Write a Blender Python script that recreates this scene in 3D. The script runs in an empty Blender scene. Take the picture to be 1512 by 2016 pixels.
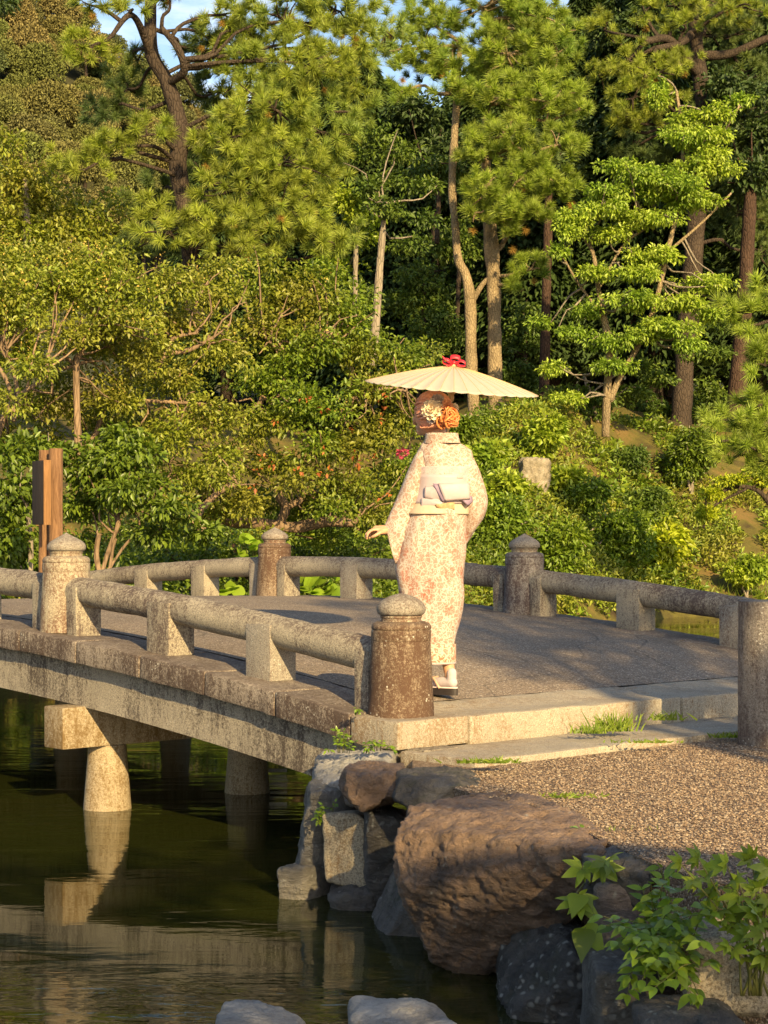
import bpy, bmesh, math, random
import numpy as np
from math import radians, sin, cos, pi
from mathutils import Vector, Matrix

random.seed(7)
rng = np.random.default_rng(11)
scene = bpy.context.scene
COL = scene.collection

# ------------------------------------------------------------------ camera
F, HC, HY = 3640.0, 0.895, 1057.0          # focal length in photo pixels, eye height above the deck, horizon row
cam_d = bpy.data.cameras.new('camera')
cam = bpy.data.objects.new('camera', cam_d)
COL.objects.link(cam)
cam.location = (0, 0, HC)
cam.rotation_euler = (radians(90), 0, 0)
cam_d.sensor_fit = 'VERTICAL'
cam_d.sensor_height = 36.0
cam_d.lens = F / 2016 * 36.0
cam_d.shift_y = (HY - 1008) / 2016
cam_d.clip_start = 0.1
cam_d.clip_end = 2000
scene.camera = cam

# ------------------------------------------------------------------ sky, sun, exposure
TO_SUN = Vector((0.371, -1.011, 0.47)).normalized()
SUN_EL = math.asin(TO_SUN.z)
SUN_AZ = math.atan2(TO_SUN.x, TO_SUN.y)
world = bpy.data.worlds.new('World')
scene.world = world
world.use_nodes = True
wt = world.node_tree
wt.nodes.clear()
w_out = wt.nodes.new('ShaderNodeOutputWorld')
w_bg = wt.nodes.new('ShaderNodeBackground')
w_sky = wt.nodes.new('ShaderNodeTexSky')
w_sky.sky_type = 'NISHITA'
w_sky.sun_disc = False
w_sky.sun_elevation = SUN_EL
w_sky.sun_rotation = SUN_AZ
w_sky.air_density = 1.0
w_sky.dust_density = 1.0
w_bg.inputs['Strength'].default_value = 0.095
# thin white clouds over the blue
w_tc = wt.nodes.new('ShaderNodeTexCoord')
w_mp = wt.nodes.new('ShaderNodeMapping')
w_mp.inputs['Scale'].default_value = (3.0, 3.0, 9.0)
w_no = wt.nodes.new('ShaderNodeTexNoise')
w_no.inputs['Scale'].default_value = 2.2
w_no.inputs['Detail'].default_value = 7
w_no.inputs['Roughness'].default_value = 0.6
w_rm = wt.nodes.new('ShaderNodeValToRGB')
w_rm.color_ramp.elements[0].position = 0.56
w_rm.color_ramp.elements[0].color = (0, 0, 0, 1)
w_rm.color_ramp.elements[1].position = 0.76
w_rm.color_ramp.elements[1].color = (0.85, 0.85, 0.85, 1)
w_mx = wt.nodes.new('ShaderNodeMixRGB')
w_mx.inputs['Color2'].default_value = (7.5, 7.6, 8.0, 1)
wt.links.new(w_tc.outputs['Generated'], w_mp.inputs['Vector'])
wt.links.new(w_mp.outputs[0], w_no.inputs['Vector'])
wt.links.new(w_no.outputs['Fac'], w_rm.inputs['Fac'])
wt.links.new(w_rm.outputs['Color'], w_mx.inputs['Fac'])
wt.links.new(w_sky.outputs[0], w_mx.inputs['Color1'])
wt.links.new(w_mx.outputs[0], w_bg.inputs['Color'])
wt.links.new(w_bg.outputs[0], w_out.inputs['Surface'])

sun_d = bpy.data.lights.new('sun', 'SUN')
sun_d.energy = 5.0
sun_d.angle = radians(0.5)
sun_d.color = (1.0, 0.75, 0.37)
sun = bpy.data.objects.new('sun', sun_d)
COL.objects.link(sun)
sun.rotation_euler = TO_SUN.to_track_quat('Z', 'Y').to_euler()
sun.location = (5, -20, 12)

vs = scene.view_settings
scene.display_settings.display_device = 'sRGB'
vs.view_transform = 'Standard'
vs.look = 'None'
vs.exposure = 1.12
vs.gamma = 1.0
vs.use_curve_mapping = False
scene.cycles.max_bounces = 6
scene.cycles.diffuse_bounces = 3
scene.cycles.glossy_bounces = 3
scene.cycles.transmission_bounces = 4
scene.cycles.use_denoising = True

# ------------------------------------------------------------------ helpers
def px(x, y, Y):
    """world point seen at photo pixel (x, y) at depth Y"""
    return np.array(((x - 756) / F * Y, Y, HC - (y - HY) / F * Y))

def m(p, Y):
    return p / F * Y

WPOS = {}

def reg(o, parent, loc):
    COL.objects.link(o)
    if parent is not None:
        o.parent = parent
        base = WPOS[parent.name]
    else:
        base = np.zeros(3)
    o.location = tuple(np.array(loc, float) - base)
    WPOS[o.name] = np.array(loc, float)

def props(o, label=None, cat=None, group=None, kind=None):
    if label: o['label'] = label
    if cat: o['category'] = cat
    if group: o['group'] = group
    if kind: o['kind'] = kind
    return o

def thing(name, label, cat, loc, group=None):
    o = bpy.data.objects.new(name, None)
    o.empty_display_size = 0.1
    reg(o, None, loc)
    return props(o, label, cat, group)

class MB:
    """collects world-space vertices and faces for one mesh"""
    def __init__(self):
        self.v, self.f, self.n = [], [], 0
    def add(self, v, *faces):
        v = np.asarray(v, float).reshape(-1, 3)
        for f in faces:
            f = np.asarray(f, int)
            if f.size:
                self.f.append(f + self.n)
        self.v.append(v)
        self.n += len(v)
        return self
    def mesh(self, name, origin=(0, 0, 0), smooth=False):
        v = np.concatenate(self.v) - np.asarray(origin, float)
        me = bpy.data.meshes.new(name)
        tot, starts, loops = 0, [], []
        for f in self.f:
            k = f.shape[1]
            starts.append(np.arange(len(f)) * k + tot)
            loops.append(f.ravel())
            tot += f.size
        starts = np.concatenate(starts).astype(np.int32)
        loops = np.concatenate(loops).astype(np.int32)
        me.vertices.add(len(v))
        me.vertices.foreach_set('co', v.astype(np.float32).ravel())
        me.loops.add(len(loops))
        me.loops.foreach_set('vertex_index', loops)
        me.polygons.add(len(starts))
        me.polygons.foreach_set('loop_start', starts)
        me.update(calc_edges=True)
        if smooth:
            me.shade_smooth()
        me.validate()
        return me
    def build(self, name, mat, parent=None, loc=None, smooth=False, label=None, kind=None, angle=None):
        if loc is None:
            loc = WPOS[parent.name] if parent is not None else (0, 0, 0)
        me = self.mesh(name, loc, smooth)
        if mat is not None:
            me.materials.append(mat)
        if angle is not None:
            me.shade_smooth()
            me.set_sharp_from_angle(angle=radians(angle))
        o = bpy.data.objects.new(name, me)
        reg(o, parent, loc)
        return props(o, label, None, None, kind)

def put(name, me, parent, loc, rot=None, scale=None, kind=None, label=None):
    """another object of an existing mesh"""
    o = bpy.data.objects.new(name, me)
    reg(o, parent, loc)
    if rot is not None:
        o.rotation_euler = rot
    if scale is not None:
        o.scale = (scale,) * 3 if np.isscalar(scale) else scale
    return props(o, label, None, None, kind)

def grid_faces(nu, nv, closed_v=False):
    """quads of an nu x nv vertex grid (v fastest)"""
    i = np.arange(nu - 1)[:, None]
    j = np.arange(nv if closed_v else nv - 1)[None, :]
    j2 = (j + 1) % nv
    a = i * nv + j
    return np.stack([a, i * nv + j2, (i + 1) * nv + j2, (i + 1) * nv + j], -1).reshape(-1, 4)

def fan(center_idx, ring):
    ring = list(ring)
    return np.array([[ring[i], ring[(i + 1) % len(ring)], center_idx] for i in range(len(ring))])

def add_tube(b, pts, rad, seg=7, cap=True):
    pts = np.asarray(pts, float)
    rad = np.broadcast_to(np.asarray(rad, float), (len(pts),))
    t = np.gradient(pts, axis=0)
    t /= np.linalg.norm(t, axis=1)[:, None] + 1e-9
    up = np.array((0, 0, 1.0)) if abs(t[0][2]) < 0.9 else np.array((1.0, 0, 0))
    u = np.cross(t[0], up); u /= np.linalg.norm(u)
    rings = []
    ang = np.arange(seg) * 2 * pi / seg
    for k in range(len(pts)):
        u = u - t[k] * np.dot(u, t[k]); u /= np.linalg.norm(u) + 1e-9
        w = np.cross(t[k], u)
        rings.append(pts[k] + rad[k] * (np.cos(ang)[:, None] * u + np.sin(ang)[:, None] * w))
    v = np.concatenate(rings)
    n = len(pts)
    fs = [grid_faces(n, seg, True)]
    if cap:
        v = np.concatenate([v, pts[:1], pts[-1:]])
        fs.append(fan(n * seg, range(seg - 1, -1, -1)))
        fs.append(fan(n * seg + 1, range((n - 1) * seg, n * seg)))
    b.add(v, *fs)

def smooth_path(pts, n):
    """Catmull-Rom through control points (any number of columns)"""
    p = np.asarray(pts, float)
    p = np.vstack([2 * p[0] - p[1], p, 2 * p[-1] - p[-2]])
    out = []
    segs = len(p) - 3
    for t in np.linspace(0, segs - 1e-6, n):
        i = int(t); u = t - i
        a, b_, c, d = p[i:i + 4]
        out.append(0.5 * ((2 * b_) + (-a + c) * u + (2 * a - 5 * b_ + 4 * c - d) * u ** 2 + (-a + 3 * b_ - 3 * c + d) * u ** 3))
    return np.array(out)

def add_box(b, o, ex, ey, ez, bev=0.0):
    """box from corner-free frame: centre o and half-extent vectors; bev chamfers every edge"""
    o, ex, ey, ez = (np.asarray(q, float) for q in (o, ex, ey, ez))
    bm = bmesh.new()
    bmesh.ops.create_cube(bm, size=2.0)
    L = [np.linalg.norm(q) for q in (ex, ey, ez)]
    for v in bm.verts:
        v.co = Vector((v.co.x * L[0], v.co.y * L[1], v.co.z * L[2]))
    if bev:
        bmesh.ops.bevel(bm, geom=bm.edges[:], offset=bev, segments=2, profile=0.6, affect='EDGES')
    R = np.stack([ex / L[0], ey / L[1], ez / L[2]])
    bm.verts.index_update()
    v = np.array([q.co[:] for q in bm.verts]) @ R + o
    quads = [[q.index for q in f.verts] for f in bm.faces if len(f.verts) == 4]
    tris = [[q.index for q in f.verts] for f in bm.faces if len(f.verts) == 3]
    bm.free()
    b.add(v, quads, tris)

def add_lathe(b, c, prof, seg=32, axis=None):
    """profile [(r, h)] turned about a vertical axis at c"""
    ang = np.arange(seg) * 2 * pi / seg
    v = np.array([[r * cos(t), r * sin(t), h] for r, h in prof for t in ang]) + np.asarray(c, float)
    n = len(prof)
    v = np.concatenate([v, [np.asarray(c) + (0, 0, prof[0][1])], [np.asarray(c) + (0, 0, prof[-1][1])]])
    b.add(v, grid_faces(n, seg, True), fan(n * seg, range(seg - 1, -1, -1)), fan(n * seg + 1, range((n - 1) * seg, n * seg)))

# ---- noise
def _h(ix, iy, iz, s):
    n = (ix * 374761393 + iy * 668265263 + iz * 2147483647 + s * 974634533) & 0xFFFFFFFF
    n = ((n ^ (n >> 13)) * 1274126177) & 0xFFFFFFFF
    n = ((n ^ (n >> 16)) * 2246822519) & 0xFFFFFFFF
    return ((n ^ (n >> 15)) & 0xFFFFFF) / float(0xFFFFFF) * 2 - 1

def vnoise(p, s=0):
    p = np.asarray(p, float)
    i = np.floor(p).astype(np.int64); f = p - i
    u = f * f * f * (f * (f * 6 - 15) + 10)
    r = 0
    for dx in (0, 1):
        for dy in (0, 1):
            for dz in (0, 1):
                w = (u[:, 0] if dx else 1 - u[:, 0]) * (u[:, 1] if dy else 1 - u[:, 1]) * (u[:, 2] if dz else 1 - u[:, 2])
                r = r + w * _h(i[:, 0] + dx, i[:, 1] + dy, i[:, 2] + dz, s)
    return r

def fbm(p, s=0, o=4, lac=2.1, g=0.5):
    r, a, p = 0, 1.0, np.asarray(p, float)
    for k in range(o):
        r = r + a * vnoise(p, s + k * 17); a *= g; p = p * lac + 3.7
    return r

def unit(v):
    v = np.asarray(v, float)
    return v / (np.linalg.norm(v, axis=-1, keepdims=True) + 1e-9)

def rdirs(n):
    return unit(rng.normal(size=(n, 3)))

# ---- leaves and needles in bulk
def add_leaves(b, pos, d, nrm, length, width, fold=0.18):
    """folded four-corner leaves: base, two sides, tip"""
    pos = np.asarray(pos, float); d = unit(d)
    s = unit(np.cross(d, nrm)); up = np.cross(s, d)
    L = np.broadcast_to(np.asarray(length, float), (len(pos),))[:, None]
    Wd = np.broadcast_to(np.asarray(width, float), (len(pos),))[:, None]
    mid = pos + d * L * 0.45
    v = np.stack([pos, mid + s * Wd * 0.5 + up * L * fold, pos + d * L - up * L * fold * 0.6, mid - s * Wd * 0.5 + up * L * fold], 1)
    n = len(pos)
    i = np.arange(n)[:, None] * 4
    b.add(v.reshape(-1, 3), i + np.array([[0, 1, 2]]), i + np.array([[0, 2, 3]]))

def clump_leaves(b, cen, rad, n_per, leaf, asp=0.5, flat=0.6, droop=0.2, outward=1.0):
    """leaves scattered through leaf clumps: cen (k,3), rad (k,) or (k,3)"""
    cen = np.asarray(cen, float); k = len(cen)
    rad = np.asarray(rad, float)
    if rad.ndim < 2:
        rad = np.broadcast_to(rad.reshape(-1, 1) if rad.ndim else rad, (k, 3)) * np.array((1, 1, flat))
    N = k * n_per
    idx = np.repeat(np.arange(k), n_per)
    dirs = rdirs(N)
    r = rng.random(N) ** 0.45
    pos = cen[idx] + dirs * r[:, None] * rad[idx]
    d = unit(dirs * outward + rdirs(N) * 0.8 + np.array((0, 0, -droop)))
    nrm = unit(rdirs(N) * 0.7 + np.array((0, -0.25, 0.8)))
    L = leaf * (0.65 + 0.7 * rng.random(N))
    add_leaves(b, pos, d, nrm, L, L * asp)

def tuft_template(seed, n=150, L=1.0, w=0.034):
    """pine shoot along +z: thin needles raying forward and outward"""
    r = np.random.default_rng(seed)
    base = np.zeros((n, 3)); base[:, 2] = r.random(n) * 0.36 * L
    th = r.random(n) * 2 * pi
    sp = 0.12 + 1.35 * r.random(n) ** 0.8
    d = np.stack([np.sin(sp) * np.cos(th), np.sin(sp) * np.sin(th), np.cos(sp)], 1)
    ln = L * (0.46 + 0.14 * r.random(n))
    s = unit(np.cross(d, r.normal(size=(n, 3))))
    droop = np.zeros((n, 3)); droop[:, 2] = -0.05 * L
    return np.stack([base + s * w * 0.5, base - s * w * 0.5, base + d * ln[:, None] + droop], 1)    # n,3,3

TUFTS = [tuft_template(s) for s in range(6)]

def basis(d):
    """rotation matrices that take +z to d with a random roll"""
    d = unit(d)
    x = unit(np.cross(d, rdirs(len(d)))); y = np.cross(d, x)
    return np.stack([x, y, d], 1)             # rows

def add_tufts(b, pos, d, size):
    size = np.broadcast_to(np.asarray(size, float), (len(pos),))
    R = basis(d)
    for k, T in enumerate(TUFTS):
        sel = np.arange(k, len(pos), len(TUFTS))
        if not len(sel): continue
        v = np.einsum('njc,kcd->knjd', T, R[sel]) * size[sel][:, None, None, None] + pos[sel][:, None, None, :]
        v = v.reshape(-1, 3)
        b.add(v, np.arange(len(v)).reshape(-1, 3))

# ------------------------------------------------------------------ materials
class NT:
    def __init__(self, name):
        self.m = bpy.data.materials.new(name)
        self.m.use_nodes = True
        self.t = self.m.node_tree
        self.t.nodes.clear()
        self.out = self.t.nodes.new('ShaderNodeOutputMaterial')
    def n(self, typ, **kw):
        nd = self.t.nodes.new('ShaderNode' + typ)
        for k, v in kw.items():
            setattr(nd, k, v)
        return nd
    def l(self, a, b):
        self.t.links.new(a, b)
    def pos(self, scale=(1, 1, 1), rot=(0, 0, 0), obj=False):
        g = self.n('TexCoord').outputs['Object'] if obj else self.n('NewGeometry').outputs['Position']
        mp = self.n('Mapping')
        mp.inputs['Scale'].default_value = scale
        mp.inputs['Rotation'].default_value = rot
        self.l(g, mp.inputs['Vector'])
        return mp.outputs[0]
    def noise(self, vec, scale, detail=4, rough=0.55, dist=0.0):
        nd = self.n('TexNoise')
        nd.inputs['Scale'].default_value = scale
        nd.inputs['Detail'].default_value = detail
        nd.inputs['Roughness'].default_value = rough
        nd.inputs['Distortion'].default_value = dist
        self.l(vec, nd.inputs['Vector'])
        return nd.outputs['Fac']
    def ramp(self, fac, stops):
        nd = self.n('ValToRGB')
        els = nd.color_ramp.elements
        while len(els) < len(stops):
            els.new(0.5)
        for e, (p, c) in zip(els, stops):
            e.position = p
            e.color = (c, c, c, 1) if np.isscalar(c) else (*c, 1)
        self.l(fac, nd.inputs['Fac'])
        return nd.outputs['Color']
    def mix(self, fac, a, b, mode='MIX'):
        nd = self.n('MixRGB', blend_type=mode)
        for s, v in ((nd.inputs['Fac'], fac), (nd.inputs['Color1'], a), (nd.inputs['Color2'], b)):
            if isinstance(v, bpy.types.NodeSocket): self.l(v, s)
            elif np.isscalar(v): s.default_value = v if s.type == 'VALUE' else (v, v, v, 1)
            else: s.default_value = (*v, 1)
        return nd.outputs[0]
    def math(self, op, a, b=0.0):
        nd = self.n('Math', operation=op)
        for s, v in zip(nd.inputs, (a, b)):
            if isinstance(v, bpy.types.NodeSocket): self.l(v, s)
            else: s.default_value = v
        return nd.outputs[0]
    def bump(self, h, strength, dist=0.01, normal=None):
        nd = self.n('Bump')
        nd.inputs['Strength'].default_value = strength
        nd.inputs['Distance'].default_value = dist
        self.l(h, nd.inputs['Height'])
        if normal is not None: self.l(normal, nd.inputs['Normal'])
        return nd.outputs[0]
    def bsdf(self, col, rough=0.6, normal=None, spec=0.4, **kw):
        p = self.n('BsdfPrincipled')
        for k, v in (('Base Color', col), ('Roughness', rough), ('Specular IOR Level', spec)):
            s = p.inputs[k]
            if isinstance(v, bpy.types.NodeSocket): self.l(v, s)
            elif np.isscalar(v): s.default_value = v
            else: s.default_value = (*v, 1)
        if normal is not None: self.l(normal, p.inputs['Normal'])
        for k, v in kw.items():
            p.inputs[k].default_value = v
        return p.outputs[0]
    def surf(self, s):
        self.l(s, self.out.inputs['Surface'])
        return self.m
    def normal_z(self):
        sp = self.n('SeparateXYZ')
        self.l(self.n('NewGeometry').outputs['Normal'], sp.inputs[0])
        return sp.outputs[2]

def granite(name, c1, c2, stain=(0.10, 0.055, 0.04), amount=0.5, lichen=(0.135, 0.105, 0.085), top=0.7, spots=0.5, fine=170.0):
    """weathered granite: mineral speckle, rusty brown streaks that run down, dark lichen on what faces up"""
    t = NT(name)
    P = t.pos()
    sp = t.noise(P, fine, 3, 0.7)
    col = t.ramp(sp, [(0.34, c2), (0.50, c1), (0.68, tuple(min(1, x * 1.45) for x in c1))])
    big = t.noise(P, 5.0, 5, 0.65)
    col = t.mix(t.ramp(big, [(0.3, 0.0), (0.72, 0.55)]), col, tuple(x * 0.62 for x in c1))
    st = t.noise(t.pos((8, 8, 1.8)), 2.3, 9, 0.78)
    grit = t.noise(P, 60.0, 4, 0.7)
    stm = t.math('ADD', st, t.math('MULTIPLY', t.math('SUBTRACT', grit, 0.5), 0.9))
    lo = 0.62 - 0.22 * amount
    zone = t.noise(P, 1.7, 3, 0.5)
    stm = t.math('ADD', stm, t.math('MULTIPLY', t.math('SUBTRACT', zone, 0.5), 0.75))
    fleck = t.noise(P, 150.0, 2, 0.6)
    stm = t.math('ADD', stm, t.math('MULTIPLY', t.math('SUBTRACT', fleck, 0.5), 0.5))
    col = t.mix(t.ramp(stm, [(lo - 0.06, 0.0), (lo + 0.20, 0.9)]), col, stain)
    tm = t.math('ADD', t.noise(P, 9.0, 8, 0.75), t.math('MULTIPLY', t.math('SUBTRACT', grit, 0.5), 1.0))
    upm = t.ramp(t.normal_z(), [(0.15, 0.0), (0.75, 1.0)])
    lt = 0.66 - 0.25 * top
    lm = t.mix(1.0, upm, t.ramp(tm, [(lt - 0.05, 0.0), (lt + 0.20, 0.85)]), 'MULTIPLY')
    col = t.mix(lm, col, lichen)
    vo = t.n('TexVoronoi'); vo.inputs['Scale'].default_value = 42; t.l(P, vo.inputs['Vector'])
    pat = t.mix(1.0, t.ramp(vo.outputs['Distance'], [(0.16, 1.0), (0.24, 0.0)]), t.ramp(t.noise(P, 6, 3), [(0.55, 0.0), (0.62, spots)]), 'MULTIPLY')
    col = t.mix(pat, col, (0.50, 0.47, 0.40))
    h = t.math('ADD', sp, t.math('MULTIPLY', grit, 1.4))
    return t.surf(t.bsdf(col, 0.85, t.bump(h, 0.55, 0.006), 0.25))

M_GRAN = granite('pale_granite', (0.30, 0.265, 0.215), (0.10, 0.088, 0.072), amount=0.30, top=0.75)
M_EDGE = granite('edge_stone_granite', (0.30, 0.25, 0.20), (0.09, 0.07, 0.06), stain=(0.055, 0.034, 0.026), amount=0.85, top=0.9, spots=0.8)
M_POST = granite('rusty_granite', (0.27, 0.205, 0.14), (0.08, 0.055, 0.038), stain=(0.072, 0.036, 0.021), amount=0.95, top=0.5, spots=0.9)
M_POST2 = granite('pale_post_granite', (0.36, 0.305, 0.215), (0.13, 0.105, 0.08), stain=(0.12, 0.06, 0.038), amount=0.72, top=0.8, spots=0.6)
M_POST3 = granite('dark_post_granite', (0.24, 0.22, 0.20), (0.07, 0.06, 0.06), stain=(0.055, 0.035, 0.035), amount=0.88, top=0.6, spots=0.7)
M_FINIAL = granite('finial_granite', (0.27, 0.235, 0.19), (0.07, 0.058, 0.05), amount=0.1, top=0.55, spots=0.2, fine=130)
M_RAIL = granite('rail_granite', (0.34, 0.295, 0.22), (0.14, 0.12, 0.095), stain=(0.075, 0.05, 0.045), amount=0.45, lichen=(0.085, 0.06, 0.052), top=0.92, spots=0.3)
M_BEAM = granite('beam_granite', (0.33, 0.285, 0.215), (0.13, 0.105, 0.085), stain=(0.048, 0.034, 0.028), amount=0.46, top=0.4)
M_KERB = granite('kerb_granite', (0.37, 0.32, 0.24), (0.15, 0.12, 0.09), stain=(0.20, 0.13, 0.07), amount=0.35, lichen=(0.24, 0.22, 0.20), top=0.35, spots=0.1)
M_PIER = granite('pier_granite', (0.36, 0.29, 0.19), (0.14, 0.10, 0.06), stain=(0.14, 0.085, 0.03), amount=0.6, top=0.3, spots=0.3)
M_BOLL = granite('bollard_granite', (0.27, 0.235, 0.195), (0.07, 0.056, 0.048), stain=(0.085, 0.058, 0.048), amount=0.8, lichen=(0.13, 0.12, 0.12), top=0.7, spots=0.9, fine=120)

def rock_mat(name, c1, c2, c3, lichen=0.4, moss=0.0, vein=10.0, rough=0.75, liccol=(0.33, 0.325, 0.295)):
    t = NT(name)
    P = t.pos()
    a = t.noise(P, 3.2, 8, 0.68, 0.6)
    col = t.ramp(a, [(0.30, c2), (0.5, c1), (0.70, c3)])
    b = t.noise(t.pos((1, 1, 2.6), (0.3, 0.2, 0.5)), vein, 9, 0.75, 1.2)
    col = t.mix(0.75, col, t.ramp(b, [(0.3, 0.45), (0.5, 1.0), (0.75, 1.35)]), 'MULTIPLY')
    vo = t.n('TexVoronoi'); vo.inputs['Scale'].default_value = 27
    vo.inputs['Randomness'].default_value = 1.0
    dv = t.mix(0.06, P, t.n('TexNoise').outputs['Color'], 'ADD')
    t.l(dv, vo.inputs['Vector'])
    pm = t.mix(1.0, t.ramp(vo.outputs['Distance'], [(0.14, 1.0), (0.34, 0.0)]), t.ramp(t.noise(P, 4.5, 6, 0.7), [(0.60 - 0.2 * lichen, 0.0), (0.66 - 0.2 * lichen, 0.8)]), 'MULTIPLY')
    col = t.mix(pm, col, liccol)
    sp = t.noise(P, 70, 4, 0.7)
    col = t.mix(t.ramp(sp, [(0.67, 0.0), (0.72, 0.55 * lichen + 0.1)]), col, liccol)
    if moss:
        mm = t.mix(1.0, t.ramp(t.noise(P, 7, 6, 0.7), [(0.52, 0.0), (0.60, moss)]), t.ramp(t.normal_z(), [(-0.4, 0.2), (0.5, 1.0)]), 'MULTIPLY')
        col = t.mix(mm, col, (0.045, 0.055, 0.015))
    h = t.math('ADD', t.math('MULTIPLY', b, 1.5), t.math('MULTIPLY', sp, 0.6))
    return t.surf(t.bsdf(col, rough, t.bump(h, 0.9, 0.03), 0.4))

M_R_BROWN = rock_mat('brown_chert', (0.205, 0.133, 0.088), (0.075, 0.056, 0.046), (0.33, 0.225, 0.15), lichen=0.25, rough=0.55)
M_R_DARK = rock_mat('dark_slate_rock', (0.105, 0.094, 0.085), (0.045, 0.041, 0.040), (0.18, 0.16, 0.135), lichen=0.25, moss=0.3)
M_R_GREY = rock_mat('grey_rock', (0.17, 0.155, 0.135), (0.065, 0.06, 0.055), (0.26, 0.235, 0.20), lichen=0.5, moss=0.35)
M_R_LICH = rock_mat('lichen_rock', (0.090, 0.082, 0.075), (0.036, 0.034, 0.033), (0.15, 0.135, 0.12), lichen=1.0, moss=0.25)
M_R_PINK = rock_mat('pinkish_rock', (0.24, 0.195, 0.175), (0.11, 0.09, 0.085), (0.36, 0.31, 0.27), lichen=0.3, vein=24)
M_R_TAN = rock_mat('tan_rock', (0.36, 0.30, 0.21), (0.16, 0.13, 0.085), (0.46, 0.40, 0.29), lichen=0.2, moss=0.3, vein=20)
M_R_GRAN = granite('boulder_granite', (0.34, 0.285, 0.20), (0.10, 0.08, 0.06), stain=(0.16, 0.10, 0.05), amount=0.4, top=0.3, spots=0.2, fine=110)
M_R_PALE = rock_mat('pale_grey_rock', (0.38, 0.355, 0.325), (0.17, 0.16, 0.15), (0.52, 0.49, 0.45), lichen=0.2, vein=28)

def simple(name, col, rough=0.6, spec=0.4, var=0.25, scale=30, bump=0.2, **kw):
    t = NT(name)
    P = t.pos()
    n = t.noise(P, scale, 5, 0.65)
    c = t.mix(1.0, col, t.ramp(n, [(0.25, 1 - var), (0.75, 1 + var)]), 'MULTIPLY')
    return t.surf(t.bsdf(c, rough, t.bump(n, bump, 0.004), spec, **kw))

def wood(name, c1, c2, scale=(40, 40, 2.5)):
    t = NT(name)
    n = t.noise(t.pos(scale), 1.4, 7, 0.7, 0.8)
    col = t.ramp(n, [(0.32, c2), (0.55, c1), (0.72, tuple(x * 1.3 for x in c1))])
    return t.surf(t.bsdf(col, 0.8, t.bump(n, 0.8, 0.012), 0.2))

M_LOG = wood('weathered_log', (0.20, 0.11, 0.055), (0.09, 0.042, 0.02), (30, 30, 3))
M_BOARD = wood('grey_board', (0.042, 0.034, 0.031), (0.018, 0.015, 0.014), (55, 55, 3))
M_BOARDEDGE = wood('board_edge', (0.24, 0.125, 0.05), (0.16, 0.08, 0.032), (60, 60, 3))

def bark(name, c1, c2, scale=9.0, stretch=0.35, bumpd=0.03):
    t = NT(name)
    P = t.pos((1, 1, stretch))
    vo = t.n('TexVoronoi', feature='DISTANCE_TO_EDGE'); vo.inputs['Scale'].default_value = scale
    t.l(P, vo.inputs['Vector'])
    n = t.noise(P, scale * 1.7, 7, 0.7, 0.5)
    h = t.math('ADD', t.ramp(vo.outputs['Distance'], [(0.0, 0.0), (0.18, 1.0)]), n)
    col = t.mix(t.ramp(h, [(0.35, 0.0), (1.0, 1.0)]), c2, c1)
    col = t.mix(1.0, col, t.ramp(t.noise(t.pos(), 2.2, 4), [(0.3, 0.7), (0.7, 1.25)]), 'MULTIPLY')
    return t.surf(t.bsdf(col, 0.9, t.bump(h, 0.8, bumpd), 0.15))

M_BARK_PALE = bark('pale_pine_bark', (0.27, 0.205, 0.12), (0.13, 0.09, 0.052), 22, 0.4, 0.02)
M_BARK_DARK = bark('dark_pine_bark', (0.060, 0.044, 0.032), (0.017, 0.013, 0.011), 16, .4, .02)
M_BARK_RED = bark('reddish_bark', (0.065, 0.039, 0.027), (0.024, 0.015, 0.011), 14, .35, .02)
M_BARK_SMOOTH = bark('smooth_tan_bark', (0.22, 0.15, 0.092), (0.10, 0.066, 0.042), 14, 0.2, 0.010)
M_BARK_GREY = bark('grey_bark', (0.24, 0.20, 0.15), (0.09, 0.075, 0.055), 12, 0.3, 0.012)

FOL = 1.85
def leafm(name, c1, c2, rough=0.45, trans=0.35, tcol=None, spec=0.35, big=1.2, c3=None, obj=False):
    """leaf colour that wanders from leaf to leaf and from bough to bough; some light passes through"""
    t = NT(name)
    g = t.n('NewGeometry')
    r = t.n('ObjectInfo').outputs['Random'] if obj else g.outputs['Random Per Island']
    k_ = (FOL, FOL * 1.07, FOL * 0.72)
    c1, c2 = (tuple(x * y for x, y in zip(q, k_)) for q in (c1, c2))
    if c3 is not None: c3 = tuple(x * y for x, y in zip(c3, k_))
    col = t.mix(r, c1, c2)
    nz = t.noise(t.pos(), big, 3)
    if c3 is not None:
        col = t.mix(t.ramp(nz, [(0.42, 0.0), (0.62, 0.85)]), col, c3)
    if obj:
        col = t.mix(1.0, col, t.ramp(g.outputs['Random Per Island'], [(0.0, 0.75), (1.0, 1.2)]), 'MULTIPLY')
    wn = t.n('TexWhiteNoise', noise_dimensions='1D')
    t.l(r, wn.inputs['W'])
    col = t.mix(1.0, col, t.ramp(wn.outputs['Value'], [(0.0, 0.65), (1.0, 1.35)]), 'MULTIPLY')
    p = t.bsdf(col, rough, None, spec)
    tr = t.n('BsdfTranslucent')
    tc = t.mix(1.0, col, tcol or (1.35, 1.45, 0.55), 'MULTIPLY')
    t.l(tc, tr.inputs['Color'])
    mx = t.n('MixShader'); mx.inputs[0].default_value = trans
    t.l(p, mx.inputs[1]); t.l(tr.outputs[0], mx.inputs[2])
    return t.surf(mx.outputs[0])

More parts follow.
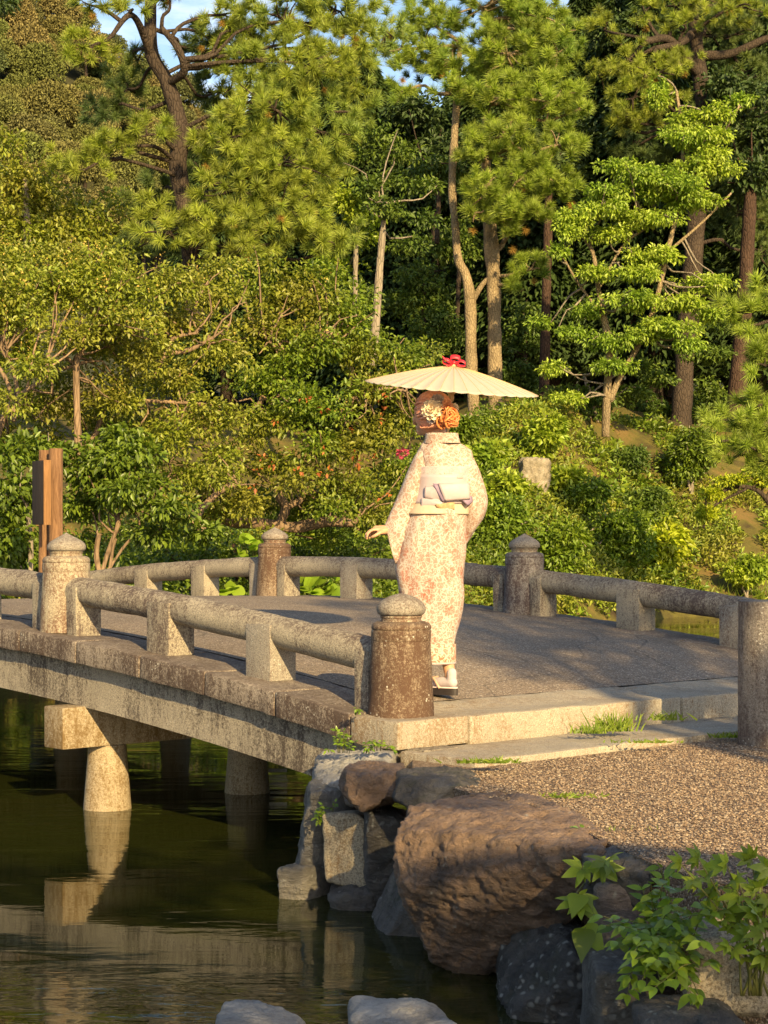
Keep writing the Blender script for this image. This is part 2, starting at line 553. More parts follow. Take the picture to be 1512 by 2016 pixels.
M_PINE = leafm('pine_needles', (0.105, 0.125, 0.022), (0.155, 0.165, 0.034), 0.5, 0.25, c3=(0.10, 0.135, 0.045), big=0.8)
M_PINE_OBJ = leafm('pine_tuft_needles', (0.105, 0.125, 0.022), (0.155, 0.165, 0.034), 0.5, 0.25, obj=True)
M_PINE_B = leafm('fresh_pine_needles', (0.105, 0.135, 0.022), (0.15, 0.175, 0.036), 0.5, 0.25, c3=(0.085, 0.125, 0.03), big=0.8)
M_PINE_B_OBJ = leafm('fresh_pine_tuft_needles', (0.105, 0.135, 0.022), (0.15, 0.175, 0.036), 0.5, 0.25, obj=True)
M_PINE_DARK = leafm('shaded_pine_needles', (0.045, 0.062, 0.02), (0.08, 0.095, 0.03), 0.55, 0.2, c3=(0.035, 0.055, 0.028), big=0.7)  # darker copy of the needle greens: shade of the back tufts put into the colour
M_DEADNEEDLE = leafm('brown_needles', (0.20, 0.105, 0.03), (0.15, 0.09, 0.03), 0.6, 0.2)
M_MYRTLE = leafm('crape_myrtle_leaves', (0.090, 0.110, 0.016), (0.135, 0.135, 0.024), 0.4, 0.35, c3=(0.125, 0.112, 0.026), big=0.9)
M_MYRTLE_G = leafm('green_myrtle_leaves', (0.055, 0.085, 0.012), (0.105, 0.125, 0.018), 0.4, 0.35, c3=(0.11, 0.10, 0.02), big=0.9)
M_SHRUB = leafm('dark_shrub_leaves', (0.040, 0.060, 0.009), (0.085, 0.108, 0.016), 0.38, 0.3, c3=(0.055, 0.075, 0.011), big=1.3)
M_BUSH = leafm('bush_leaves', (0.06, 0.088, 0.010), (0.105, 0.13, 0.017), 0.4, 0.35, c3=(0.06, 0.09, 0.014), big=1.4)
M_YELLOW = leafm('yellow_green_leaves', (0.155, 0.175, 0.016), (0.22, 0.22, 0.022), 0.4, 0.4)
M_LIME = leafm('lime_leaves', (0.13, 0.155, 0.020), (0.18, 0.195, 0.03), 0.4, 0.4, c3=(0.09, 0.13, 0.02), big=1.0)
M_MAPLE = leafm('spring_green_leaves', (0.15, 0.185, 0.03), (0.20, 0.225, 0.045), 0.4, 0.4, c3=(0.10, 0.145, 0.025), big=0.7)
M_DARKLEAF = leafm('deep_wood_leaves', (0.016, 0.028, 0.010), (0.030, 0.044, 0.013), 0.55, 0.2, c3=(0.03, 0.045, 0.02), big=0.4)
M_MIDLEAF = leafm('understory_leaves', (0.04, 0.062, 0.012), (0.075, 0.095, 0.018), 0.5, 0.3, c3=(0.03, 0.05, 0.012), big=0.5)
M_POD = leafm('seed_pods', (0.20, 0.13, 0.04), (0.27, 0.18, 0.06), 0.6, 0.15)
M_RED = leafm('orange_leaves', (0.20, 0.06, 0.015), (0.15, 0.04, 0.015), 0.5, 0.3, tcol=(1.3, 1.0, 0.8))
M_PINKFL = leafm('pink_petals', (0.26, 0.03, 0.08), (0.22, 0.025, 0.07), 0.5, 0.3, tcol=(1.2, 1, 1))
M_GRASS = leafm('grass_blades', (0.06, 0.088, 0.013), (0.105, 0.12, 0.022), 0.45, 0.35)
M_COVER = leafm('ground_cover', (0.065, 0.095, 0.012), (0.13, 0.14, 0.022), 0.45, 0.3, c3=(0.12, 0.11, 0.02), big=0.7)
M_FGLEAF = leafm('glossy_leaf', (0.055, 0.09, 0.010), (0.095, 0.125, 0.016), 0.3, 0.35, obj=True, spec=0.5)
M_FGLOBE = leafm('lobed_leaf', (0.075, 0.10, 0.014), (0.12, 0.14, 0.02), 0.4, 0.4, obj=True)
M_BUTTER = leafm('round_leaf', (0.10, 0.15, 0.018), (0.14, 0.18, 0.024), 0.4, 0.45, obj=True)
M_STEM = simple('green_stem', (0.13, 0.13, 0.03), 0.6)

def hilltree_mat():
    t = NT('hill_forest_leaves')
    r = t.n('ObjectInfo').outputs['Random']
    c = t.ramp(r, [(0.0, (0.11, 0.125, 0.03)), (0.3, (0.155, 0.132, 0.042)), (0.55, (0.12, 0.145, 0.034)), (0.8, (0.175, 0.142, 0.05)), (1.0, (0.07, 0.105, 0.034))])
    wn = t.n('TexWhiteNoise', noise_dimensions='1D'); t.l(t.n('NewGeometry').outputs['Random Per Island'], wn.inputs['W'])
    c = t.mix(1.0, c, t.ramp(wn.outputs['Value'], [(0.0, 0.6), (1.0, 1.3)]), 'MULTIPLY')
    return t.surf(t.bsdf(c, 0.7, None, 0.2))
M_HILLTREE = hilltree_mat()

def ground_mat(name, cols, scale, bump, rough=0.95, fine=60):
    t = NT(name)
    P = t.pos()
    a = t.noise(P, scale, 7, 0.65)
    c = t.ramp(a, cols)
    f = t.noise(P, fine, 4, 0.7)
    c = t.mix(1.0, c, t.ramp(f, [(0.3, 0.65), (0.7, 1.3)]), 'MULTIPLY')
    return t.surf(t.bsdf(c, rough, t.bump(t.math('ADD', a, f), bump, 0.03), 0.2))
M_BANK = ground_mat('mossy_bank_soil', [(0.35, (0.05, 0.035, 0.018)), (0.5, (0.11, 0.095, 0.022)), (0.62, (0.17, 0.11, 0.035))], 0.9, 0.6)
M_HILL = ground_mat('hill_soil', [(0.3, (0.03, 0.035, 0.015)), (0.7, (0.06, 0.055, 0.025))], 0.1, 0.4, fine=4)
M_MUD = ground_mat('dark_mud', [(0.3, (0.025, 0.022, 0.015)), (0.7, (0.05, 0.045, 0.03))], 3, 0.4)

def gravel_mat():
    t = NT('gravel_bed')
    P = t.pos()
    v = t.n('TexVoronoi'); v.inputs['Scale'].default_value = 125; t.l(P, v.inputs['Vector'])
    hs = t.n('SeparateColor'); t.l(v.outputs['Color'], hs.inputs[0])
    c = t.ramp(hs.outputs[0], [(0.0, (0.15, 0.09, 0.06)), (0.4, (0.25, 0.165, 0.10)), (0.75, (0.34, 0.24, 0.15)), (1.0, (0.48, 0.38, 0.28))])
    c = t.mix(1.0, c, t.ramp(t.noise(P, 1.6, 5), [(0.3, 0.75), (0.7, 1.15)]), 'MULTIPLY')
    c = t.mix(1.0, c, t.ramp(v.outputs['Distance'], [(0.0, 1.1), (0.7, 0.45)]), 'MULTIPLY')
    h = t.math('SUBTRACT', 1.0, v.outputs['Distance'])
    return t.surf(t.bsdf(c, 0.85, t.bump(h, 0.9, 0.008), 0.3))
M_GRAVEL = gravel_mat()

def pebble_mat():
    t = NT('gravel_pebbles')
    wn = t.n('NewGeometry').outputs['Random Per Island']
    c = t.ramp(wn, [(0.0, (0.15, 0.095, 0.06)), (0.4, (0.25, 0.17, 0.103)), (0.75, (0.34, 0.24, 0.148)), (1.0, (0.44, 0.35, 0.24))])
    return t.surf(t.bsdf(c, 0.8, None, 0.3))
M_PEBBLE = pebble_mat()

def deck_mat():
    t = NT('washed_aggregate')
    P = t.pos()
    v = t.n('TexVoronoi'); v.inputs['Scale'].default_value = 130; t.l(P, v.inputs['Vector'])
    hs = t.n('SeparateColor'); t.l(v.outputs['Color'], hs.inputs[0])
    c = t.ramp(hs.outputs[0], [(0.0, (0.15, 0.115, 0.085)), (0.5, (0.30, 0.225, 0.155)), (0.9, (0.40, 0.31, 0.22)), (1.0, (0.66, 0.58, 0.48))])
    c = t.mix(1.0, c, t.ramp(t.noise(P, 1.3, 6, 0.6), [(0.3, 0.8), (0.7, 1.15)]), 'MULTIPLY')
    c = t.mix(1.0, c, t.ramp(v.outputs['Distance'], [(0.0, 1.1), (0.8, 0.5)]), 'MULTIPLY')
    # hairline cracks
    ce = t.n('TexVoronoi', feature='DISTANCE_TO_EDGE'); ce.inputs['Scale'].default_value = 0.9
    t.l(t.mix(0.35, P, t.n('TexNoise').outputs['Color'], 'ADD'), ce.inputs['Vector'])
    c = t.mix(t.ramp(ce.outputs['Distance'], [(0.0, 0.6), (0.006, 0.0)]), c, (0.035, 0.03, 0.025))
    h = t.math('SUBTRACT', 1.0, v.outputs['Distance'])
    return t.surf(t.bsdf(c, 0.8, t.bump(h, 0.6, 0.006), 0.35))
M_DECK = deck_mat()

def water_mat():
    t = NT('pond_water')
    P = t.pos((1.1, 3.2, 1))
    n1 = t.noise(P, 2.2, 3, 0.5, 0.6)
    n2 = t.noise(t.pos((1.0, 2.6, 1)), 9.0, 3, 0.5, 0.4)
    patch = t.ramp(t.noise(t.pos((0.22, 0.5, 1)), 1.5, 3), [(0.40, 0.10), (0.62, 1.0)])
    h = t.mix(1.0, t.math('ADD', n1, t.math('MULTIPLY', n2, 0.22)), patch, 'MULTIPLY')
    col = t.mix(t.noise(P, 0.5, 2), (0.0165, 0.0200, 0.0036), (0.0215, 0.0240, 0.0044))
    return t.surf(t.bsdf(col, 0.02, t.bump(h, 0.16, 0.05), 0.5, IOR=1.333))
M_WATER = water_mat()

# clothes and the parasol
def kimono_mat():
    t = NT('lace_kimono')
    P = t.pos(obj=True)
    dis = t.n('TexNoise'); dis.inputs['Scale'].default_value = 14; t.l(P, dis.inputs['Vector'])
    Pd = t.mix(0.035, P, dis.outputs['Color'], 'ADD')
    # flower bunches printed in loose rows
    mp = t.n('Mapping'); mp.inputs['Scale'].default_value = (1.0, 0.4, 0.75); t.l(Pd, mp.inputs['Vector'])
    v = t.n('TexVoronoi'); v.inputs['Scale'].default_value = 11.5; v.inputs['Randomness'].default_value = 0.75
    t.l(mp.outputs[0], v.inputs['Vector'])
    fl = t.ramp(v.outputs['Distance'], [(0.26, 1.0), (0.42, 0.0)])
    pet = t.noise(P, 75, 3, 0.6)
    fl = t.mix(1.0, fl, t.ramp(pet, [(0.42, 0.0), (0.52, 0.9)]), 'MULTIPLY')
    base = t.mix(t.noise(P, 4, 3), (0.30, 0.185, 0.135), (0.37, 0.245, 0.19))
    vs_ = t.n('SeparateColor'); t.l(v.outputs['Color'], vs_.inputs[0])
    red = t.mix(vs_.outputs[0], (0.31, 0.095, 0.055), (0.36, 0.155, 0.11))
    # white lace over everything, thicker away from the flowers
    la = t.noise(t.pos((1.0, 0.6, 0.8), (0, 0.5, 0), obj=True), 62, 4, 0.6, 1.6)
    lb = t.n('TexVoronoi', feature='DISTANCE_TO_EDGE'); lb.inputs['Scale'].default_value = 34; t.l(Pd, lb.inputs['Vector'])
    lace = t.mix(1.0, t.ramp(la, [(0.515, 0.0), (0.575, 1.0)]), t.ramp(lb.outputs['Distance'], [(0.03, 1.0), (0.08, 0.0)]), 'LIGHTEN')
    sep = t.n('SeparateXYZ'); t.l(P, sep.inputs[0])
    col = t.mix(fl, base, red)
    col = t.mix(t.mix(1.0, lace, t.ramp(fl, [(0.0, 0.9), (1.0, 0.25)]), 'MULTIPLY'), col, (0.49, 0.43, 0.37))
    wv = t.noise(P, 400, 2)
    return t.surf(t.bsdf(col, 0.75, t.bump(t.math('ADD', lace, wv), 0.35, 0.002), 0.25))
M_KIMONO = kimono_mat()

def lacehem_mat():
    t = NT('sheer_lace_hem')
    P = t.pos(obj=True)
    v = t.n('TexVoronoi', feature='DISTANCE_TO_EDGE'); v.inputs['Scale'].default_value = 30
    dis = t.n('TexNoise'); dis.inputs['Scale'].default_value = 30; t.l(P, dis.inputs['Vector'])
    t.l(t.mix(0.04, P, dis.outputs['Color'], 'ADD'), v.inputs['Vector'])
    lace = t.mix(1.0, t.ramp(v.outputs['Distance'], [(0.05, 1.0), (0.10, 0.0)]), t.ramp(t.noise(P, 60, 3, 0.6, 1.0), [(0.52, 0.0), (0.57, 1.0)]), 'LIGHTEN')
    col = t.mix(t.ramp(t.noise(P, 12, 3), [(0.45, 0.0), (0.6, 1.0)]), (0.30, 0.19, 0.14), (0.40, 0.14, 0.07))
    col = t.mix(t.mix(1.0, lace, (0.85, 0.85, 0.85), 'MULTIPLY'), col, (0.56, 0.475, 0.375))
    return t.surf(t.bsdf(col, 0.75, t.bump(lace, 0.3, 0.002), 0.25))
M_LACEHEM = lacehem_mat()
M_OBI = simple('pale_mauve_obi', (0.40, 0.325, 0.325), 0.55, var=0.06, scale=60, bump=0.1)
M_OBIDARK = simple('lilac_obi_lining', (0.24, 0.17, 0.235), 0.6, var=0.1, scale=40)
M_OBILACE = simple('frilled_lace', (0.42, 0.34, 0.325), 0.8, var=0.3, scale=110, bump=0.6)
M_SASH = simple('tan_sash_print', (0.42, 0.25, 0.12), 0.7, var=0.45, scale=55)
M_CREAM = simple('cream_band', (0.45, 0.35, 0.245), 0.7, var=0.15, scale=40)
M_SKIN = simple('skin', (0.50, 0.27, 0.16), 0.5, var=0.06, scale=40, bump=0.05, **{'Subsurface Weight': 0.08})
M_WHITE = simple('white_cotton', (0.42, 0.36, 0.37), 0.85, var=0.05, scale=80)
M_SOLE = simple('dark_sandal_sole', (0.025, 0.018, 0.016), 0.5)
M_MAT = simple('sandal_top', (0.62, 0.50, 0.46), 0.6, var=0.1)
M_THONG = simple('sandal_thong', (0.55, 0.33, 0.22), 0.6)

def hair_mat(name, c1, c2):
    t = NT(name)
    n = t.noise(t.pos((1, 1, 1)), 60, 4, 0.6)
    r = t.n('NewGeometry').outputs['Random Per Island']
    c = t.mix(r, c1, c2)
    c = t.mix(1.0, c, t.ramp(n, [(0.3, 0.75), (0.7, 1.2)]), 'MULTIPLY')
    return t.surf(t.bsdf(c, 0.42, t.bump(n, 0.3, 0.004), 0.4))
M_HAIR = hair_mat('copper_hair', (0.60, 0.235, 0.13), (0.70, 0.33, 0.21))
M_HAIRBUN = hair_mat('orange_hair', (0.55, 0.16, 0.045), (0.66, 0.23, 0.07))
M_CREAMFL = simple('cream_petals', (0.72, 0.58, 0.40), 0.6, var=0.15, scale=60)
M_PEACHFL = simple('peach_petals', (0.66, 0.30, 0.15), 0.6, var=0.2, scale=60)
M_RIBBON = simple('red_ribbon', (0.62, 0.02, 0.03), 0.45, var=0.15, scale=40)
M_BAMBOO = simple('bamboo', (0.52, 0.34, 0.16), 0.5, var=0.15, scale=40)

def canopy_mat():
    t = NT('oiled_paper')
    n = t.noise(t.pos(), 30, 5, 0.6)
    c = t.mix(n, (0.60, 0.56, 0.48), (0.67, 0.63, 0.55))
    p = t.bsdf(c, 0.6, t.bump(n, 0.15, 0.002), 0.3)
    tr = t.n('BsdfTranslucent'); tr.inputs['Color'].default_value = (0.80, 0.72, 0.60, 1)
    mx = t.n('MixShader'); mx.inputs[0].default_value = 0.5
    t.l(p, mx.inputs[1]); t.l(tr.outputs[0], mx.inputs[2])
    return t.surf(mx.outputs[0])
M_PAPER = canopy_mat()
M_EYE = simple('eye', (0.05, 0.03, 0.02), 0.2)

# ------------------------------------------------------------------ bridge frame
TH = 0.732
AX = np.array((-sin(TH), cos(TH), 0.0))        # along the bridge, away from the viewer
AN = np.array((cos(TH), sin(TH), 0.0))         # across, to the far railing
UP = np.array((0, 0, 1.0))
P1 = np.array((0.086, 9.27, 0.0))
WID = 4.14
LEN = 10.0
ZW = -0.767                                    # pond level
ZG = -0.172                                    # gravel level

def arch(s):
    s = np.clip(s, 0, 10.9)
    return 0.1368 * s - 0.01254 * s * s

def B(s, n, z):
    return P1 + s * AX + n * AN + np.array((0, 0, z))

# ------------------------------------------------------------------ water, ground, hill
b = MB(); b.add([(-90, -14, ZW), (90, -14, ZW), (90, 75, ZW), (-90, 75, ZW)], [[0, 1, 2, 3]])
water = props(b.build('water', M_WATER), kind='structure')
b = MB(); b.add([(-90, -14, -2.6), (90, -14, -2.6), (90, 75, -2.6), (-90, 75, -2.6)], [[0, 1, 2, 3]])
props(b.build('pond_bed', M_MUD), kind='structure')

YB_X = [-90, -12, -6, -3, 0, 3, 6, 9, 14, 25, 90]
YB_Y = [12, 16.0, 18.6, 22, 27.5, 33, 38, 40, 41, 41, 38]
def bank_y(x):
    return np.interp(x, YB_X, YB_Y)
def ground_z(x, y):
    x = np.asarray(x, float); y = np.asarray(y, float)
    d = y - bank_y(x)
    R = np.interp(d, [-3, 0, .5, 3, 9, 20, 60, 120], [-2.4, -0.95, -.42, .65, 3.7, 5.2, 8.5, 10])
    L = np.interp(d, [-3, 0, .4, 2, 9, 20, 60, 120], [-2.4, -0.95, -.38, -.02, .5, 2.4, 7, 10])
    w = np.clip((x + 1.5) / 6, 0, 1); w = w * w * (3 - 2 * w)
    z = R * w + L * (1 - w)
    p = np.stack([x.ravel(), y.ravel(), np.zeros(x.size)], 1)
    k = np.clip(d.ravel() / 2, 0, 1)
    return z + ((fbm(p * 0.35, 5, 3) * 0.30 + fbm(p * 1.3, 9, 3) * 0.09) * k).reshape(x.shape)
gx = np.concatenate([np.linspace(-90, -14, 12)[:-1], np.arange(-14, 26, 0.4), np.linspace(26, 90, 12)])
gy = np.concatenate([np.arange(9, 62, 0.4), np.linspace(62, 130, 30)])
X, Y = np.meshgrid(gx, gy, indexing='ij')
Z = ground_z(X, Y)
b = MB(); b.add(np.stack([X, Y, Z], -1).reshape(-1, 3), grid_faces(len(gx), len(gy))[:, ::-1])
props(b.build('far_bank', M_BANK, smooth=True), kind='structure')

def slope_Y(u, v, lo=34.0, hi=60.0):
    """depth at which the sight line through photo pixel (u, v) meets the far bank"""
    Y_ = np.arange(lo, hi, 0.05)
    g = ground_z(np.interp(Y_, [0, 100], [0, (u - 756) / F * 100]), Y_) - (HC - (v - HY) / F * Y_)
    k = np.nonzero(g > 0)[0]
    return float(Y_[k[0]]) if len(k) else hi
def hill_z(x, y):
    ridge = np.interp(x, [-150, -80, -50, -43, -32, -22, 3, 30, 60, 150], [100, 86, 72, 66, 58, 50, 34, 26, 22, 20])
    t = np.clip((y - 110) / 135.0, 0, 1.25)
    z = 7 + (ridge - 7) * np.where(t < 1, t ** 1.05, 1 - (t - 1) * 0.7)
    p = np.stack([x.ravel(), y.ravel(), np.zeros(x.size)], 1)
    return z + (fbm(p * 0.045, 3, 3) * 3.0).reshape(x.shape) * np.clip(t, 0, 1)
hx, hy = np.linspace(-150, 150, 90), np.linspace(105, 275, 60)
X, Y = np.meshgrid(hx, hy, indexing='ij')
b = MB(); b.add(np.stack([X, Y, hill_z(X, Y)], -1).reshape(-1, 3), grid_faces(len(hx), len(hy))[:, ::-1])
props(b.build('hill', M_HILL, smooth=True), kind='structure')

# near bank: gravel terrace between the rocks and the bridge end
def on_gravel(x, y):
    Y_ = F * (HC - ZG) / (y - HY)
    return px(x, y, Y_)
edge = [B(-0.3, -0.2, 0)] + [on_gravel(*q) for q in ((812, 1528), (960, 1572), (1080, 1592), (1180, 1652), (1285, 1700), (1400, 1738), (1530, 1748))]
edge = [(q[0], q[1]) for q in edge] + [(3.0, 5.2), (5.0, 3.0), (6, -6), (40, -6), (40, 30)]
k0 = B(-0.25, 6.2, 0)
poly = edge + [(20, 26), (k0[0] + 1.0, k0[1] + .5), (k0[0], k0[1])]
nv = len(poly)
top = np.array([(x, y, ZG) for x, y in poly])
bot = np.array([(x, y, -2.5) for x, y in poly])
bm = bmesh.new()
tv = [bm.verts.new(p) for p in top]; bv = [bm.verts.new(p) for p in bot]
bm.faces.new(tv)
for i in range(nv):
    bm.faces.new((tv[i], bv[i], bv[(i + 1) % nv], tv[(i + 1) % nv]))
bmesh.ops.triangulate(bm, faces=[f for f in bm.faces if len(f.verts) > 4])
bmesh.ops.recalc_face_normals(bm, faces=bm.faces[:])
me = bpy.data.meshes.new('gravel_terrace'); bm.to_mesh(me); bm.free()
me.materials.append(M_GRAVEL)
o = bpy.data.objects.new('gravel_path', me); reg(o, None, (0, 0, 0)); props(o, kind='structure')

# loose pebbles lying on the gravel bed (nobody could count them)
def inside(pts, poly):
    r = np.zeros(len(pts), bool); j = len(poly) - 1
    for i in range(len(poly)):
        xi, yi = poly[i]; xj, yj = poly[j]
        c = ((yi > pts[:, 1]) != (yj > pts[:, 1])) & (pts[:, 0] < (xj - xi) * (pts[:, 1] - yi) / (yj - yi + 1e-12) + xi)
        r ^= c; j = i
    return r
NPB = 170000
Yp = 4.9 + 6.2 * rng.random(NPB); Xp = -0.1 + 4.3 * rng.random(NPB)
pts = np.stack([Xp, Yp], 1)
sl = (pts - P1[:2]) @ AX[:2]
nl = (pts - P1[:2]) @ AN[:2]
keep = inside(pts, poly) & (sl < -0.79) 
pts = pts[keep]
n = len(pts)
r = 0.0036 + 0.0034 * rng.random(n) ** 2
oct_v = np.array([(1, 0, 0), (0, 1, 0), (-1, 0, 0), (0, -1, 0), (0, 0, 1), (0, 0, -1.0)])
oct_f = np.array([(0, 1, 4), (1, 2, 4), (2, 3, 4), (3, 0, 4)])
rot = rng.random(n) * 6.28
c, s_ = np.cos(rot), np.sin(rot)
sc = np.stack([r * (0.8 + .6 * rng.random(n)), r * (0.8 + .5 * rng.random(n)), r * (0.5 + .3 * rng.random(n))], 1)
V = oct_v[None] * sc[:, None, :]
V = V + rng.normal(size=V.shape) * 0.0012
V = np.stack([V[..., 0] * c[:, None] - V[..., 1] * s_[:, None], V[..., 0] * s_[:, None] + V[..., 1] * c[:, None], V[..., 2]], -1)
V += np.concatenate([pts, np.full((n, 1), ZG + 0.003)], 1)[:, None, :]
b = MB(); b.add(V.reshape(-1, 3), (np.arange(n)[:, None, None] * 6 + oct_f[None]).reshape(-1, 3))
props(b.build('gravel', M_PEBBLE), 'loose brown and pink gravel covering the bank', None, None, 'stuff')

# ------------------------------------------------------------------ stone bridge
bridge = thing('stone_bridge', 'weathered arched granite footbridge with low round stone handrails over the pond', 'bridge', tuple(B(0, WID / 2, 0)))

# road surface of fine aggregate
ss = np.linspace(0.236, LEN + 0.3, 44)
nn = np.linspace(0.232, WID - 0.232, 13)
V = []
for s in ss:
    for n_ in nn:
        u = (n_ - WID / 2) / (WID / 2)
        V.append(B(s, n_, arch(max(s, 0)) - 0.003 + 0.028 * (1 - u * u) * min(1, (s - 0.236) / .6)))
b = MB(); b.add(V, grid_faces(len(ss), len(nn)))
o = b.build('deck_surface', M_DECK, bridge, smooth=True)
# structural slab under it
def arch_box(b, s0, s1, n0, n1, zt, zb, k=10, gap=0.0):
    """curved block: follows the arch between s0 and s1; zt, zb relative to it"""
    S = np.linspace(s0 + gap, s1 - gap, k)
    v = []
    for s in S:
        a = arch(s)
        v += [B(s, n0, a + zb), B(s, n1, a + zb), B(s, n1, a + zt), B(s, n0, a + zt)]
    f = grid_faces(k, 4, True)
    b.add(v, f, [[0, 1, 2, 3], [4 * k - 1, 4 * k - 2, 4 * k - 3, 4 * k - 4]])
b = MB(); arch_box(b, 0.05, LEN, 0.12, WID - 0.12, -0.035, -0.13, 40)
b.build('deck_slab', M_BEAM, bridge)

def stone_block(b, s0, s1, n0, n1, zt, zb, seed, sub=0.05, bev=0.013, gap=0.005, follow=True):
    """one dressed stone with worn, slightly wavy edges, following the arch"""
    s0 += gap; s1 -= gap
    L = [max(2, int((s1 - s0) / sub)), max(2, int((n1 - n0) / sub)), max(2, int((zt - zb) / sub))]
    bm = bmesh.new()
    bmesh.ops.create_cube(bm, size=1.0)
    for v in bm.verts:
        v.co = Vector((s0 + (v.co.x + .5) * (s1 - s0), n0 + (v.co.y + .5) * (n1 - n0), zb + (v.co.z + .5) * (zt - zb)))
    bmesh.ops.bevel(bm, geom=bm.edges[:], offset=bev, segments=2, profile=0.6, affect='EDGES')
    for ax_, cnt, lo, hi in ((0, L[0], s0, s1), (1, L[1], n0, n1)):
        for i in range(1, cnt):
            co = [0, 0, 0]; co[ax_] = lo + (hi - lo) * i / cnt
            no = [0, 0, 0]; no[ax_] = 1
            bmesh.ops.bisect_plane(bm, geom=bm.verts[:] + bm.edges[:] + bm.faces[:], plane_co=co, plane_no=no)
    bm.verts.index_update()
    q = np.array([v.co[:] for v in bm.verts])
    qc = q + seed * 3.1
    q = q + np.stack([fbm(qc * 7, seed, 3), fbm(qc * 7, seed + 5, 3), fbm(qc * 7, seed + 9, 3)], 1) * 0.0035
    a = arch(q[:, 0]) if follow else 0
    w = P1 + q[:, :1] * AX + q[:, 1:2] * AN + np.stack([0 * q[:, 0], 0 * q[:, 0], q[:, 2] + a], 1)
    F_ = {}
    for f in bm.faces:
        F_.setdefault(len(f.verts), []).append([v.index for v in f.verts])
    bm.free()
    b.add(w, *F_.values())

def part_block(name, mat, parent, *a, **k):
    b = MB(); stone_block(b, *a, **k)
    return b.build(name, mat, parent, angle=35)

# edge stones on both sides
cuts = [0.103, 0.705, 1.319, 1.941, 2.607, 3.253, 3.88, 4.5, 5.12, 5.75, 6.4, 7.0, 7.62, 8.2, 8.85, 9.45, 10.0]
for i in range(len(cuts) - 1):
    part_block('edge_stone', M_EDGE, bridge, cuts[i], cuts[i + 1], -0.25, 0.235, 0.0, -0.132, 3 + i)
    part_block('edge_stone', M_EDGE, bridge, cuts[i] + .1, cuts[i + 1] + .1, WID - 0.235, WID + 0.25, 0.0, -0.132, 40 + i)
part_block('corner_stone', M_KERB, bridge, -0.25, 0.103, -0.25, 0.235, 0.0, -0.136, 60, bev=0.014)
# front kerb stones across the end, and the sunk tread in front of them
part_block('kerb_stone', M_KERB, bridge, -0.25, 0.24, 0.24, 1.905, 0.0, -0.25, 61, bev=0.016)
part_block('kerb_stone', M_KERB, bridge, -0.262, 0.24, 1.905, 4.4, 0.0, -0.25, 62, bev=0.03)
part_block('tread_stone', M_KERB, bridge, -0.775, -0.255, -0.245, 2.15, -0.137, -0.26, 63, bev=0.01, follow=False)
part_block('tread_stone', M_KERB, bridge, -0.785, -0.265, 2.15, 4.5, -0.139, -0.26, 64, bev=0.02, follow=False)

# girders
for n0 in (-0.175, 0.96, 2.0, 3.05, WID - 0.06):
    b = MB(); arch_box(b, -0.35, LEN + 0.3, n0, n0 + 0.24, -0.134, -0.40, 44)
    b.build('girder', M_BEAM, bridge, angle=30)

# piers: cross beam on four tapered pillars
for sp in (2.72, 6.55):
    zt = arch(sp) - 0.402
    b = MB(); add_box(b, B(sp, WID / 2, zt - 0.125), AX * 0.105, AN * (WID / 2 + 0.335), UP * 0.125, 0.012)
    b.build('cross_beam', M_PIER, bridge, angle=30)
    for n0 in (0.05, 1.13, 2.21, 3.29, 4.1):
        b = MB(); zb = ZW - 0.5
        h0 = zt - 0.25
        prof = [(0.150, zb)] + [(0.150 - 0.035 * t, ZW - 0.03 + (h0 - ZW + 0.03) * t) for t in np.linspace(0, 1, 8)]
        c0 = B(sp, n0, 0)
        add_lathe(b, c0, prof, 28)
        b.build('pillar', M_PIER, bridge, angle=40)

# newel posts with onion finials
POST_S = [0.0, 3.106, 6.212, 9.78]
shaft = [(0.168, 0.0), (0.166, 0.04), (0.158, 0.20), (0.149, 0.372), (0.146, 0.378), (0.150, 0.386), (0.150, 0.428), (0.146, 0.434), (0.150, 0.442), (0.148, 0.456), (0.138, 0.468), (0.120, 0.476)]
neck = [(0.101, 0.474), (0.101, 0.492), (0.106, 0.498), (0.104, 0.505)]
fin = [(0.095, 0.503), (0.114, 0.512), (0.1225, 0.530), (0.121, 0.548), (0.108, 0.570), (0.085, 0.588), (0.055, 0.602), (0.024, 0.612), (0.004, 0.616)]
fin_pt = [(0.095, 0.503), (0.115, 0.511), (0.122, 0.526), (0.119, 0.545), (0.102, 0.565), (0.075, 0.582), (0.048, 0.597), (0.022, 0.611), (0.003, 0.622)]
def lathe_rough(prof, c, seed, seg=40, sub=3, amp=0.003):
    pr = smooth_path(prof, (len(prof) - 1) * sub + 1)
    b = MB(); add_lathe(b, c, [tuple(q) for q in pr], seg)
    v = b.v[0]; d = v - np.asarray(c); d[:, 2] = 0
    v += unit(d) * (fbm(v * 9 + seed, seed, 4) * amp)[:, None]
    return b
for side, n0 in ((0, 0.0), (1, WID)):
    for i, s in enumerate(POST_S):
        c = B(s, n0, arch(s) - 0.004)
        mt = (M_POST, M_POST2, M_POST2, M_POST2)[i] if side == 0 else (M_POST3, M_POST3, M_POST, M_POST2)[i]
        p = lathe_rough(shaft, c, 3 + i + side * 7).build('newel_post', mt, bridge, angle=40)
        lathe_rough(neck, c, 5 + i, amp=0.001).build('neck', M_POST2, p, angle=40)
        lathe_rough(fin if (side == 0 and i == 0) else fin_pt, c, 9 + i + side).build('finial', M_FINIAL, p, angle=50)

